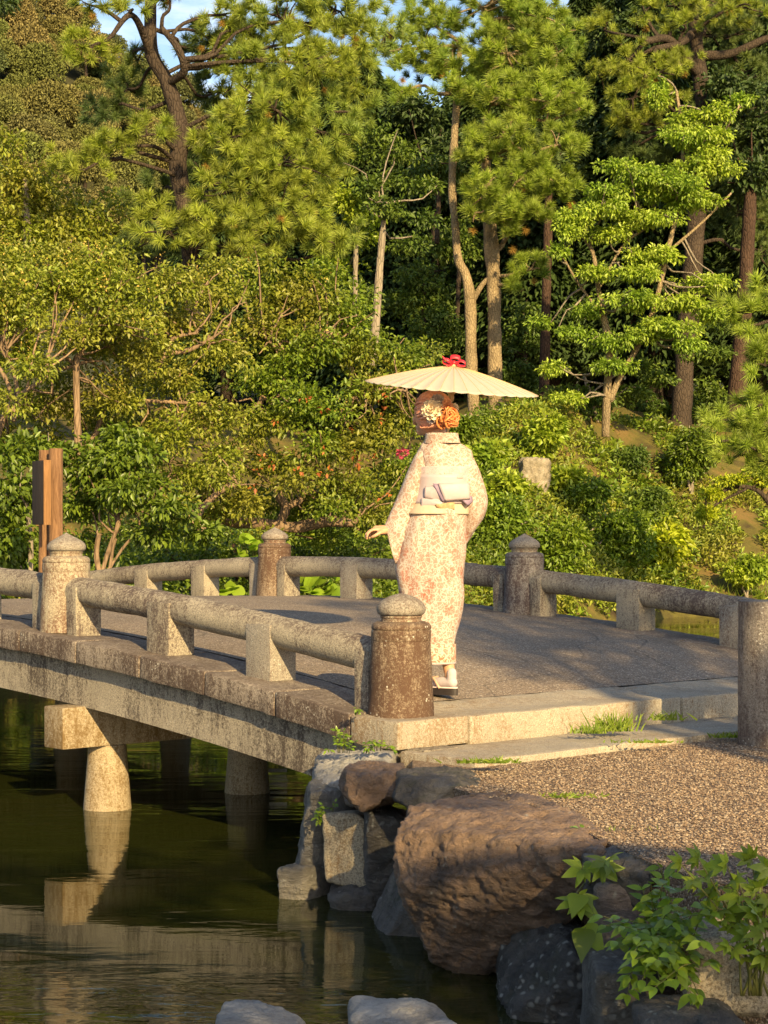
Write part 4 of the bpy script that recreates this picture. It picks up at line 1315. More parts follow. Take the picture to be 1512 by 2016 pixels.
def rock(name, label, bbox, Yc, depth, mat, seed, cuts=(), p=14, rough=0.05, ridge=0.05, sub=6, tilt=(0, 0, 0), n_rand=9, cat='rock', parent_kind=None, fr=2.2, group=None, strat=None):
    """faceted boulder: bbox = photo box (x0, y0, x1, y1) at depth Yc; cuts are extra planes (normal, distance) in half-size units"""
    x0, y0, x1, y1 = bbox
    c = (px(x0, y0, Yc) + px(x1, y1, Yc)) / 2
    half = np.array((m(x1 - x0, Yc) / 2, depth / 2, m(y1 - y0, Yc) / 2))
    r = np.random.default_rng(seed)
    pl = [((1, 0, 0), 1), ((-1, 0, 0), 1), ((0, 1, 0), 1), ((0, -1, 0), 1), ((0, 0, 1), 1), ((0, 0, -1), 1)]
    pl = [(unit(np.array(n_) + r.normal(size=3) * 0.10), d) for n_, d in pl]
    pl += [(unit(r.normal(size=3)), 0.98 + 0.32 * r.random()) for _ in range(n_rand)]
    pl += [(unit(np.array(n_, float)), d) for n_, d in cuts]
    N_ = np.array([q[0] for q in pl]); D_ = np.array([q[1] for q in pl])
    V, Fc = ICO[sub]
    k = np.maximum(V @ N_.T / D_, 1e-4)
    rad = 1.0 / (k ** p).sum(1) ** (1.0 / p)
    P_ = V * rad[:, None]
    # trim to the box
    P_ = P_ / np.abs(P_).max(0)
    q = P_ * half
    sc = half.max()
    q0 = q / sc
    nrm = unit(P_ / half)
    f1 = fbm(q0 * fr + seed * 1.7, seed, 5)
    f2 = 1 - np.abs(fbm(q0 * fr * 1.6 + seed, seed + 31, 5, g=0.55))
    q = q + nrm * (f1 * rough + (f2 - 0.7) * ridge)[:, None] * sc
    if strat is not None:      # bedding planes
        sv = unit(np.array(strat, float))
        u = (q0 @ sv) * 9 + fbm(q0 * 2.5, seed + 7, 3) * 1.2
        q = q + nrm * ((np.abs(u - np.round(u)) * 2) ** 0.5 * 0.02 * sc)[:, None]
    R = np.array(Matrix.Rotation(tilt[0], 3, 'X') @ Matrix.Rotation(tilt[1], 3, 'Y') @ Matrix.Rotation(tilt[2], 3, 'Z'))
    q = q @ R.T
    b = MB(); b.add(q + c, Fc)
    o = b.build(name, mat, None, tuple(c), smooth=True)
    props(o, label, cat, group)
    return o

# the pile at the bridge corner
rock('wall_stone', 'pale flat stone wedged under the bridge corner behind the brown rock', (612, 1480, 790, 1575), 8.95, 0.75, M_R_PALE, 101, rough=.05, cuts=[((-.5, -.4, .8), .75)])
rock('wall_stone', 'tall dark weathered stone standing at the water under the bridge end', (588, 1522, 705, 1742), 8.78, 0.55, M_R_GREY, 102, rough=.05, n_rand=5, tilt=(0, radians(5), 0))
rock('wall_stone', 'low squared pale footing stone at the waterline below the dark standing stone', (578, 1696, 650, 1800), 8.62, 0.4, M_R_GREY, 103, rough=.04, ridge=.05, n_rand=5, p=16, tilt=(0, radians(3), radians(-30)), sub=5)
rock('wall_stone', 'upright speckled granite block left of the narrow dark slab', (645, 1580, 738, 1742), 8.5, 0.35, M_R_GRAN, 104, rough=.03, ridge=.02, n_rand=3, p=22, sub=5, tilt=(0, radians(-2), radians(-12)))
rock('wall_stone', 'narrow dark slab between the granite block and the big boulder', (712, 1585, 822, 1790), 8.35, 0.4, M_R_DARK, 105, rough=.05, n_rand=4)
rock('wall_stone', 'small wet black rock at the foot of the granite block', (645, 1738, 745, 1810), 8.4, 0.4, M_R_DARK, 106, rough=.07, sub=5)
rock('brown_rock', 'wedge shaped brown rock overhanging the granite block', (664, 1506, 800, 1606), 8.3, 0.5, M_R_BROWN, 107, rough=.06, ridge=.08, n_rand=5, cuts=[((.35, -.3, -.8), .62), ((-.75, -.2, -.7), .75), ((.0, .1, 1), .92)])
rock('flat_rock', 'flat dark rock behind the big boulder by the gravel', (765, 1512, 962, 1600), 8.1, 0.6, M_R_DARK, 108, rough=.05, n_rand=6, cuts=[((.1, .0, 1), .8)])
def hull_rock(name, label, pts, mat, seed, voxel=0.013, smooth=4, rough=0.009, ridge=0.020, fr=6.5, strat=None, cat='rock'):
    """boulder grown on the hull of measured corner points (photo x, photo y, depth)"""
    P_ = np.array([px(*q) for q in pts])
    bm = bmesh.new()
    for q in P_: bm.verts.new(q)
    r = bmesh.ops.convex_hull(bm, input=bm.verts[:])
    bmesh.ops.delete(bm, geom=list({g for g in r['geom_interior'] + r['geom_unused'] if isinstance(g, bmesh.types.BMVert)}), context='VERTS')
    me0 = bpy.data.meshes.new('tmp'); bm.to_mesh(me0); bm.free()
    o = bpy.data.objects.new('tmp', me0); COL.objects.link(o)
    md = o.modifiers.new('r', 'REMESH'); md.mode = 'VOXEL'; md.voxel_size = voxel
    md = o.modifiers.new('s', 'SMOOTH'); md.factor = 0.5; md.iterations = smooth
    me = bpy.data.meshes.new_from_object(o.evaluated_get(bpy.context.evaluated_depsgraph_get()))
    bpy.data.objects.remove(o); bpy.data.meshes.remove(me0)
    n = len(me.vertices)
    v = np.empty(n * 3, np.float32); me.vertices.foreach_get('co', v); v = v.reshape(-1, 3).astype(float)
    nr = np.empty(n * 3, np.float32); me.vertices.foreach_get('normal', nr); nr = nr.reshape(-1, 3).astype(float)
    f1 = fbm(v * fr + seed, seed, 5)
    f2 = 1 - np.abs(fbm(v * fr * 1.3 + seed, seed + 3, 5, g=.6))
    dsp = f1 * rough + (f2 - .7) * ridge
    if strat is not None:
        u = (v @ unit(np.array(strat, float))) * 26 + fbm(v * 4, seed + 8, 3) * 1.4
        dsp = dsp - (np.abs(u - np.round(u)) < .12) * 0.006
    c = P_.mean(0)
    v = v + nr * dsp[:, None] - c
    me.vertices.foreach_set('co', v.astype(np.float32).ravel()); me.update(); me.shade_smooth()
    me.materials.append(mat)
    o = bpy.data.objects.new(name, me); reg(o, None, c)
    return props(o, label, cat)
hull_rock('boulder', 'huge brown flat topped boulder leaning over the pond',
    [(806, 1586, 7.28), (880, 1566, 7.56), (965, 1556, 7.70), (1060, 1568, 7.50), (1140, 1598, 7.05), (1198, 1640, 6.58),
     (776, 1640, 7.05), (800, 1622, 7.15), (850, 1632, 6.92), (935, 1640, 6.80), (1020, 1650, 6.66), (1110, 1668, 6.48), (1190, 1676, 6.30),
     (772, 1690, 7.05), (790, 1770, 7.05), (800, 1740, 6.92), (838, 1838, 7.05), (850, 1900, 7.08), (905, 1918, 7.05), (1010, 1922, 6.98), (1062, 1890, 6.9), (1100, 1820, 6.70), (1160, 1760, 6.46),
     (900, 1800, 6.82), (1000, 1790, 6.70), (860, 1740, 6.84), (1050, 1730, 6.58), (1120, 1700, 6.42),
     (830, 1800, 7.8), (1180, 1760, 7.3), (1000, 1900, 7.7)], M_R_BROWN, 9, strat=(.25, .35, 1))
hull_rock('edging_rock', 'flat dark slate rock with grass on top at the gravel edge',
    [(1143, 1668, 6.45), (1180, 1648, 6.6), (1262, 1652, 6.55), (1300, 1690, 6.15), (1290, 1716, 5.98), (1200, 1712, 6.1), (1150, 1700, 6.2), (1160, 1790, 6.25), (1280, 1790, 6.0), (1300, 1790, 6.4), (1160, 1800, 6.6)], M_R_DARK, 13, voxel=.014, rough=.010, ridge=.02, fr=8, strat=(0, .2, 1))
rock('water_rock', 'smooth dark rock half sunk beside the big boulder', (728, 1722, 850, 1905), 7.9, 0.5, M_R_DARK, 110, rough=.04, n_rand=4, cuts=[((-.8, -.3, .6), .6)])
rock('lichen_rock', 'round black rock with pale lichen spots below the boulder', (980, 1806, 1205, 2060), 6.65, 0.75, M_R_LICH, 111, rough=.05, ridge=.06, n_rand=8, cuts=[((-.7, -.3, .6), .8), ((.6, -.2, .75), .95)])
rock('niche_stone', 'small dark stone wedged right of the big boulder', (1088, 1728, 1165, 1830), 6.95, 0.3, M_R_DARK, 112, sub=5)
rock('pink_rock', 'pinkish grey rounded rock behind the leafy shrub', (1158, 1722, 1345, 1880), 6.3, 0.5, M_R_PINK, 114, rough=.04, ridge=.03, n_rand=6)
rock('round_boulder', 'round tan granite boulder behind the shrub with dark top', (1322, 1792, 1512, 1975), 5.75, 0.5, M_R_GRAN, 115, rough=.04, ridge=.03, n_rand=6, p=9)
rock('post_stone', 'upright grey stone stump at the water left of the leafy shrub', (1150, 1866, 1275, 2110), 5.9, 0.4, M_R_GREY, 116, rough=.03, ridge=.02, n_rand=3, p=18, cuts=[((0, 0, 1), .93)])
rock('bottom_rock', 'dark flat rock at the bottom edge under the shrub', (1250, 1985, 1475, 2100), 5.35, 0.4, M_R_DARK, 117, rough=.05)
rock('near_stone', 'smaller pale grey stone cut by the bottom edge in the near water', (425, 1990, 612, 2110), 5.6, 0.5, M_R_PALE, 118, rough=.04, ridge=.03, n_rand=6, p=8)
rock('near_stone', 'wide domed pale grey stone cut by the bottom edge in the near water', (662, 1984, 902, 2130), 5.6, 0.5, M_R_PALE, 119, rough=.04, ridge=.03, n_rand=6, p=8)
rock('bank_fill_rock', 'dark earthy rock between the boulder and the gravel edge', (1020, 1720, 1330, 2000), 7.35, 0.6, M_R_DARK, 120, rough=.05)
rock('bank_fill_rock', 'dark earthy rock below the leafy shrub behind the granite boulder', (1200, 1800, 1560, 2120), 6.1, 0.5, M_R_DARK, 121, rough=.05)
# abutment stones under the bridge in the dark
for i, (s, n_) in enumerate(((-0.1, 0.5), (-0.15, 1.3), (-0.1, 2.2), (-0.1, 3.1), (0.0, 3.9))):
    c = B(s, n_, -0.55)
    xx = 756 + F * c[0] / c[1]; w_ = 0.55 * F / c[1]
    rock('abutment_stone', 'dark abutment stone under the deck by the near bank', (xx - w_, 1057 + F * 1.28 / c[1], xx + w_, 1057 + F * 1.95 / c[1]), c[1], 0.8, M_R_DARK, 130 + i, sub=4, group='abutment stones in the dark under the bridge')
# rocks of the far shore
YR = slope_Y(1053, 962)
rock('far_rock', 'pale craggy boulder on the far leafy slope', (1018, 900, 1088, 985), YR, 0.7, M_R_TAN, 140, sub=5, rough=.12, n_rand=9)
FS = [(1105, 1188, 1150, 1222, 39.2), (1155, 1192, 1190, 1220, 39.4), (1210, 1196, 1262, 1225, 39.8), (1275, 1190, 1330, 1222, 40.2), (1338, 1196, 1372, 1222, 40.4), (1425, 1166, 1452, 1196, 40.0), (1385, 1192, 1420, 1220, 40.4), (930, 1180, 985, 1225, 37.2), (1000, 1190, 1050, 1225, 38.2)]
for i, (a, b_, c, d, Yc) in enumerate(FS):
    rock('shore_rock', 'tan shore rock at the far waterline behind the railing', (a, b_, c, d), Yc, 0.5, M_R_TAN, 150 + i, sub=4, rough=.10, group='tan rocks along the far waterline')

# ------------------------------------------------------------------ signpost at the left bank
Ys = 17.6
base = px(98, 1150, Ys)
sign = thing('signpost', 'twin brown log posts carrying a narrow dark wooden board', 'sign', tuple(base))
def log(x0, x1, ytop, Y_, seed):
    c = px((x0 + x1) / 2, 1200, Y_); top_ = px(0, ytop, Y_)[2]; r = m(x1 - x0, Y_) / 2
    prof = [(r * 1.02, 0), (r, (top_ - c[2]) * 0.5), (r * 0.98, top_ - c[2] - 0.01), (r * 0.86, top_ - c[2]), (0.003, top_ - c[2] + 0.002)]
    lathe_rough(prof, c, seed, 22, 3, 0.004).build('post', M_LOG, sign, angle=40)
log(76, 98, 896, Ys + 0.15, 3); log(96, 124, 893, Ys, 4)
bd = np.array((0.62, 0.785, 0)); bn = np.array((-0.785, 0.62, 0))     # the board turns its edge to the viewer
c = px(81, 970, Ys - 0.25)
b = MB(); add_box(b, c, np.array((-0.74, -0.68, 0)) * 0.0 + unit(np.array((-0.55, 0.83, 0))) * 0.14, unit(np.array((0.83, 0.55, 0))) * 0.032, UP * m(62, Ys), 0.004)
b.build('board', M_BOARD, sign, angle=30)
b = MB(); add_box(b, c + unit(np.array((0.55, -0.83, 0))) * 0.143, unit(np.array((0.55, -0.83, 0))) * 0.004, unit(np.array((0.83, 0.55, 0))) * 0.036, UP * m(62.5, Ys), 0.001)
b.build('board_edge', M_BOARDEDGE, sign)

# ------------------------------------------------------------------ foreground plants (each leaf its own piece)
def leaf_mesh(name, outline, mat, fold=0.18, curl=0.25, nseg=6):
    """leaf of unit length along +y from outline [(t, half width)], folded on its midrib and curling down"""
    V, F_ = [], []
    for t, w in outline:
        z = -curl * t * t
        V += [(-w, t - abs(w) * 0.1, z + fold * w), (0, t, z), (w, t - abs(w) * 0.1, z + fold * w)]
    n = len(outline)
    b = MB(); b.add(V, grid_faces(n, 3))
    me = b.mesh(name, smooth=True); me.materials.append(mat)
    return me
OVATE = [(0, .01), (.1, .12), (.25, .22), (.45, .25), (.65, .20), (.85, .09), (1, .004)]
HEART = [(-.12, .16), (-.06, .30), (.1, .40), (.3, .38), (.55, .26), (.8, .11), (1, .004)]
ROUND = [(-.1, .2), (0, .38), (.25, .52), (.5, .52), (.75, .40), (.92, .2), (1, .02)]
def lobed_mesh(name, mat):
    """palm-shaped leaf of five pointed lobes"""
    b = MB()
    for a, L in ((0, 1.0), (0.75, .82), (-0.75, .82), (1.5, .55), (-1.5, .55)):
        for_ = [(0.0, .02), (.2, .12), (.45, .19), (.7, .13), (.9, .05), (1, .004)]
        V = []
        for t, w in for_:
            for sx in (-1, 0, 1):
                x, y = sx * w * L * 1.1, t * L
                V.append((x * cos(a) + y * sin(a), -x * sin(a) + y * cos(a), -0.22 * t * t * L + 0.15 * abs(sx) * w + 0.004 * (a != 0)))
        b.add(V, grid_faces(6, 3))
    me = b.mesh(name, smooth=True); me.materials.append(mat)
    return me
ME_OVATE = leaf_mesh('ovate_leaf', OVATE, M_FGLEAF)
ME_LOBED = lobed_mesh('lobed_leaf', M_FGLOBE)
ME_HEART = leaf_mesh('heart_leaf', HEART, M_FGLOBE, .1, .3)
ME_ROUND = leaf_mesh('round_leaf', ROUND, M_BUTTER, .12, .15)

def orient(d, up):
    """euler that takes leaf +y to d and +z near up"""
    d = Vector(d).normalized(); x = d.cross(Vector(up)).normalized(); z = x.cross(d)
    return Matrix((x, d, z)).transposed().to_euler()

def plant(name, label, cat, base, stems, me, size, n_leaf, mat_stem=M_STEM, r0=0.004, along=0.35, spread=0.5, up=(0, -0.6, 1), leaf='leaf', droop=-0.25, group=None):
    """stems (lists of world points) with leaves set along the outer part of each"""
    o = thing(name, label, cat, tuple(base), group)
    b = MB()
    for st in stems:
        p = smooth_path(np.array(st), 10)
        add_tube(b, p, np.linspace(r0, r0 * 0.45, 10), 5)
        for k in range(n_leaf):
            t = along + (1 - along) * (k + rng.random() * 0.6) / n_leaf
            i = min(9, int(t * 9.99)); q = p[i]
            td = unit(p[min(9, i + 1)] - p[max(0, i - 1)])
            side = unit(np.cross(td, (0, 0, 1.0)) + 1e-6) * (1 if k % 2 else -1)
            d = td * 0.5 + side * (0.6 + spread * rng.random()) + rdirs(1)[0] * 0.45 + np.array((0, -0.25, droop))
            u = np.array(up) + rdirs(1)[0] * 0.4
            put(leaf, me, o, q + unit(d) * 0.004, orient(d, u), size * (0.65 + 0.6 * rng.random()))
        if n_leaf:
            d = unit(p[-1] - p[-2]) + np.array((0, -0.2, droop))
            put(leaf, me, o, p[-1], orient(d, up), size * (0.8 + 0.3 * rng.random()))
    b.build('stem', mat_stem, o, smooth=True)
    return o

# leafy shrub
stems = []
ctr = px(1290, 1850, 5.55)
for k in range(84):
    ye = np.clip(1830 + rng.normal() * 70, 1695, 1958)
    xe = np.clip(1288 + (ye - 1820) * 0.10 + rng.normal() * 58, 1185, 1400)
    if ye < 1800 and xe < 1262: continue
    Yv = 5.62 - 0.30 * rng.random() + (1800 - ye) * 0.0012
    e = px(xe, ye, Yv)
    b0 = px(1300 + rng.normal() * 30, 1900 + 40 * rng.random(), 5.75)
    stems.append([b0, b0 * 0.45 + e * 0.55 + np.array((0, -0.02, 0.05)), e])
plant('leafy_shrub', 'bright green glossy leafed shrub growing between the near rocks', 'shrub', ctr, stems, ME_OVATE, 0.047, 6, r0=0.0024, along=0.4, spread=0.7)
# tall lobed-leaf plant at the right edge
stems = []
for xe, ye in ((1340, 1700), (1370, 1740), (1400, 1722), (1430, 1700), (1455, 1740), (1480, 1690), (1500, 1745), (1520, 1710), (1410, 1790), (1450, 1800), (1490, 1800), (1375, 1690), (1470, 1840), (1500, 1880), (1435, 1860)):
    e = px(xe, ye, 5.35 + rng.normal() * 0.06); b0 = px(1478 + rng.normal() * 16, 1960, 5.45)
    stems.append([b0, b0 * 0.6 + e * 0.4 + np.array((0.02, 0, 0.03)), e])
plant('lobed_leaf_plant', 'tall pale green plant with lobed leaves on long stalks at the right edge', 'plant', px(1478, 1960, 5.45), stems, ME_LOBED, 0.058, 4, r0=0.0042, along=0.62, spread=0.9, up=(0, -1.0, .7))
# hanging heart leaves by the pink rock
stems = [[px(1150, 1730, 6.2), px(1170, 1700, 6.1), px(1190, 1705, 6.05)], [px(1150, 1735, 6.2), px(1150, 1700, 6.1), px(1145, 1712, 6.05)], [px(1160, 1740, 6.2), px(1175, 1720, 6.1), px(1200, 1690, 6.0)], [px(1150, 1740, 6.2), px(1135, 1760, 6.1), px(1140, 1780, 6.0)]]
plant('heart_leaf_weed', 'weed with large drooping leaves right of the big boulder', 'weed', px(1155, 1740, 6.2), stems, ME_LOBED, 0.075, 2, along=0.6, up=(0, -1.0, .6))
stems = [[px(1155, 1800, 6.15), px(1150, 1775, 6.05), px(1140, 1765, 6.0)], [px(1160, 1820, 6.15), px(1155, 1820, 6.05), px(1150, 1835, 6.0)]]
plant('heart_leaf_weed', 'two long green leaves hanging beside the lichen rock', 'weed', px(1158, 1800, 6.15), stems, ME_HEART, 0.10, 1, along=0.7, droop=-0.9)
# little weeds growing from joints
def joint_weed(label, x0, x1, y0, y1, Y_, n, size, me=ME_OVATE, name='joint_weed'):
    st = []
    for k in range(n):
        x, y = x0 + (x1 - x0) * rng.random(), y0 + (y1 - y0) * rng.random()
        e = px(x, y, Y_ - 0.05 * rng.random())
        b0 = px((x0 + x1) / 2 * 0.4 + x * 0.6, y1, Y_ + 0.03)
        st.append([b0, (b0 + e) / 2 + np.array((0, -0.02, 0.015)), e])
    plant(name, label, 'weed', px((x0 + x1) / 2, y1, Y_), st, me, size, 4, r0=0.0016, along=0.3)
joint_weed('small bright weed hanging in the joint under the edge stone, the leftmost and tallest', 640, 702, 1438, 1482, 8.9, 12, 0.026)
joint_weed('small leafy weed in the joint below the corner stone', 715, 775, 1458, 1478, 8.8, 12, 0.026)
joint_weed('small ferny weed on the dark standing stone above the water', 620, 662, 1578, 1622, 8.42, 14, 0.022)
joint_weed('little round leafed weed at the foot of the big boulder', 1040, 1098, 1770, 1820, 6.85, 16, 0.026)
joint_weed('tiny sprig at the foot of the rusty newel post', 697, 712, 1388, 1404, 9.06, 4, 0.018)
joint_weed('green weed on the slate rock where it meets the gravel', 1120, 1180, 1625, 1655, 6.7, 8, 0.035)

def grass_tuft(label, xc, yc, w, h, Y_, n, group=None, name='grass_tuft', lean=0.6, mat=None, cat='grass tuft', bw=0.0045):
    b = MB()
    for k in range(n):
        x = xc + rng.normal() * w * 0.33
        p0 = px(x, yc, Y_ + rng.normal() * 0.03)
        L = m(h, Y_) * (0.5 + 0.6 * rng.random())
        d = np.array((rng.normal() * lean, rng.normal() * lean * 0.7, 1.0)); d /= np.linalg.norm(d)
        s = unit(np.cross(d, (0.2, 1, 0.1))) * bw * (0.6 + 0.6 * rng.random())
        bend = np.array((d[0], d[1], -0.35)) * L * 0.45 * rng.random()
        q = [p0, p0 + d * L * 0.5 + bend * 0.25, p0 + d * L + bend]
        b.add([q[0] - s, q[0] + s, q[1] + s * .8, q[1] - s * .8, q[2]], [[0, 1, 2, 3]], [[3, 2, 4]])
    o = b.build(name, mat or M_GRASS, None, tuple(px(xc, yc, Y_)))
    return props(o, label, cat, group)
grass_tuft('tall grass tuft against the lit kerb stone', 1208, 1440, 60, 50, 9.55, 90)
grass_tuft('low grass tuft left of the tall one on the tread stone', 1168, 1444, 50, 26, 9.4, 60)
grass_tuft('thin grass sprig by the kerb stone joint', 1300, 1418, 70, 28, 9.75, 40)
grass_tuft('spreading grass on the gravel against the tread stone, near its left end', 958, 1502, 90, 18, 8.35, 120, lean=1.4)
grass_tuft('grass patch on the gravel behind the big boulder', 1122, 1572, 90, 20, 7.6, 130, lean=1.4)
grass_tuft('grass running along the gravel edge over the slate rock', 1235, 1655, 120, 34, 6.75, 170, lean=1.3)
grass_tuft('grass at the left foot of the bollard', 1440, 1452, 60, 16, 9.6, 70, lean=1.2)
grass_tuft('thin grass line along the tread stone edge before the bollard', 1275, 1462, 120, 12, 9.1, 70, lean=1.4)

# ------------------------------------------------------------------ trees and bushes
def poly_px(pts, Y_, n=None):
    """photo polyline [(x, y, radius px[, dY])] to world points and radii"""
    w = np.array([[*px(q[0], q[1], Y_ + (q[3] if len(q) > 3 else 0)), m(q[2], Y_)] for q in pts])
    w = smooth_path(w, n or max(8, 5 * len(pts)))
    return w[:, :3], w[:, 3]

def add_limb(b, pts, Y_, seg=10, rough=0.12):
    p, r = poly_px(pts, Y_, 7 * len(pts))
    k = b.n
    add_tube(b, p, r * (1 + rough * fbm(p * 3.0, 7, 2)), seg)

def wiggle(p0, p1, r0, r1, n=8, amp=0.12, sag=0.0):
    L = np.linalg.norm(p1 - p0)
    mid = rdirs(2) * L * amp
    c = [p0, p0 * .67 + p1 * .33 + mid[0] + (0, 0, sag * L), p0 * .33 + p1 * .67 + mid[1] + (0, 0, sag * L), p1]
    return smooth_path(c, n), np.linspace(r0, r1, n)

def ell_points(n, c, r, shell=0.5):
    d = rdirs(n)
    rad = (shell + (1 - shell) * rng.random(n))[:, None]
    return c + d * rad * r, d

TUFT_ME = {}
def tuft_meshes(mat):
    if mat.name not in TUFT_ME:
        out = []
        for k in range(6):
            b = MB(); T = TUFTS[k].reshape(-1, 3); b.add(T, np.arange(len(T)).reshape(-1, 3))
            me = b.mesh('needle_tuft'); me.materials.append(mat); out.append(me)
        TUFT_ME[mat.name] = out
    return TUFT_ME[mat.name]

def eul(d):
    return Vector(d).to_track_quat('Z', 'Y').to_euler()

def pine(label, Y_, trunks, pads, mat, mat_obj, bark_m, tuft_px=34, upness=0.6, n_part=300, dark_pads=(), mat_dark=None, dead=0.03, group=None, dens=1.0, bseg=10):
    base = px(trunks[0][0][0], trunks[0][0][1], Y_)
    o = thing('pine_tree', label, 'tree', tuple(base), group)
    b = MB()
    tp = []
    for t in trunks:
        add_limb(b, t, Y_, bseg)
        tp.append(poly_px(t, Y_, 30)[0])
    b.build('trunk', bark_m, o, smooth=True)
    tp = np.concatenate(tp)
    brb, nb = MB(), MB()
    pos_all, dir_all = [], []
    def do(pads_, dark):
        for q in pads_:
            x, y, rx, ry = q[:4]; dY = q[4] if len(q) > 4 else 0.0
            c = px(x, y, Y_ + dY)
            r = np.array((m(rx, Y_), m(max(rx, ry) * 0.8, Y_), m(ry, Y_)))
            n = max(4, int(rx * ry / (tuft_px * 0.60) ** 2 * 4.2 * dens))
            p, d = ell_points(n, c, r, 0.35)
            dd = unit(d * (1, 1, 0.6) + np.array((0, -0.25, upness)) + rdirs(n) * 0.35)
            # bough to the pad and twigs to its shoots
            j = np.argmin(((tp - c) ** 2).sum(1) + 2.0 * np.maximum(0, tp[:, 2] - c[2]) ** 2)
            if np.linalg.norm(tp[j] - c) < m(420, Y_):
                bp, br = wiggle(tp[j], c, m(4.5, Y_), m(2.5, Y_), 9, 0.12, 0.03)
                add_tube(brb, bp, br, 6)
            for i in range(0, n, 6):
                bp, br = wiggle(c, p[i], m(2.6, Y_), m(1.2, Y_), 5, 0.12)
                add_tube(brb, bp, br, 4, cap=False)
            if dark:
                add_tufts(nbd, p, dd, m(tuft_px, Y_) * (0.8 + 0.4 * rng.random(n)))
            else:
                pos_all.append(p); dir_all.append(dd)
    nbd = MB()
    do(pads, False); do(dark_pads, True)
    brb.build('branches', bark_m, o, smooth=True)
    P_ = np.concatenate(pos_all); D_ = np.concatenate(dir_all)
    u = 756 + F * P_[:, 0] / P_[:, 1]; v = HY + F * (HC - P_[:, 2]) / P_[:, 1]
    seen = (u > 0) & (u < 1512) & (v > 0)
    order = np.argsort(P_[:, 1] - 100 * seen)
    S_ = m(tuft_px, Y_) * (0.8 + 0.4 * rng.random(len(P_)))
    part, rest = order[:n_part], order[n_part:]
    tm = tuft_meshes(mat_obj)
    for k, i in enumerate(part):
        put('needle_tuft', tm[k % 6], o, P_[i], eul(D_[i]), float(S_[i]))
    if len(rest):
        nb = MB(); add_tufts(nb, P_[rest], D_[rest], S_[rest])
        nb.build('needles', mat, o, kind='stuff')
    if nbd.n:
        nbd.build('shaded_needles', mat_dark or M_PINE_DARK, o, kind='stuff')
    if dead:
        i = rng.choice(len(P_), int(len(P_) * dead))
        nb = MB(); add_tufts(nb, P_[i] - D_[i] * m(18, Y_) + np.array((0, -0.05, -m(12, Y_))), unit(D_[i] * 0.4 + (0, -0.3, -0.8)), m(22, Y_))
        nb.build('brown_needles', M_DEADNEEDLE, o, kind='stuff')
    return o

# big pine behind the left thicket
pine('big black pine with bent dark trunk and bright needle masses behind the thicket', 36.5,
     [[(384, 640, 22), (378, 540, 20), (368, 430, 18), (350, 330, 18), (356, 260, 18), (330, 165, 15), (300, 110, 13.5), (296, 40, 12), (300, -60, 10), (310, -160, 8)],
      [(330, 165, 9), (362, 140, 8, -.5), (350, 95, 7, -.7), (318, 55, 6, -.6)],
      [(300, 110, 9), (260, 30, 6, -.8), (215, 75, 4, -1.2), (180, 90, 3, -1.4)]],
     [(560, 40, 130, 70), (470, 140, 90, 55), (610, 130, 110, 75, -.5), (540, 215, 120, 60, -.8), (630, 260, 80, 55, -.3), (455, 275, 95, 60, -1), (555, 325, 110, 60, -1), (640, 330, 60, 45, .3),
      (470, 375, 95, 55, -1.2), (565, 410, 105, 60, -1), (500, 465, 110, 45, -1.3), (410, 440, 55, 55, -1.4), (625, 470, 65, 40, -.6), (690, 470, 35, 30, -.3), (700, 100, 55, 90, .3), (700, 220, 38, 45, .2), (660, 20, 80, 60), (430, 30, 45, 26, -.2), (400, 70, 30, 24, .4), (470, 95, 50, 36, .2), (760, 60, 40, 60, 1),
      (190, 12, 55, 20, -1), (262, 18, 30, 20, -1), (335, 0, 40, 14, -.6), (330, -60, 120, 60), (140, 92, 42, 30, -1.2), (185, 118, 45, 22, -1.2), (490, 60, 45, 45), 
      (235, 290, 60, 26, -1), (175, 330, 55, 26, -1.2), (290, 265, 42, 28, -1), (130, 318, 40, 26, -1), 
      (305, 415, 40, 30, -.9), (330, 460, 45, 25, -1.3), (270, 440, 28, 22, -1)],
     M_PINE, M_PINE_OBJ, M_BARK_DARK, tuft_px=40, dens=1.25, dark_pads=[(400, 95, 45, 70, 1.5), (250, 175, 45, 50, 1.0), (215, 230, 50, 40, 1.2), (430, 180, 50, 60, 1.8), (310, 400, 60, 70, 1.6), (300, 480, 70, 40, 1.4), (270, 120, 40, 30, 1.5), (400, 330, 50, 60, 1.8), (490, 110, 40, 70, 1.8)])

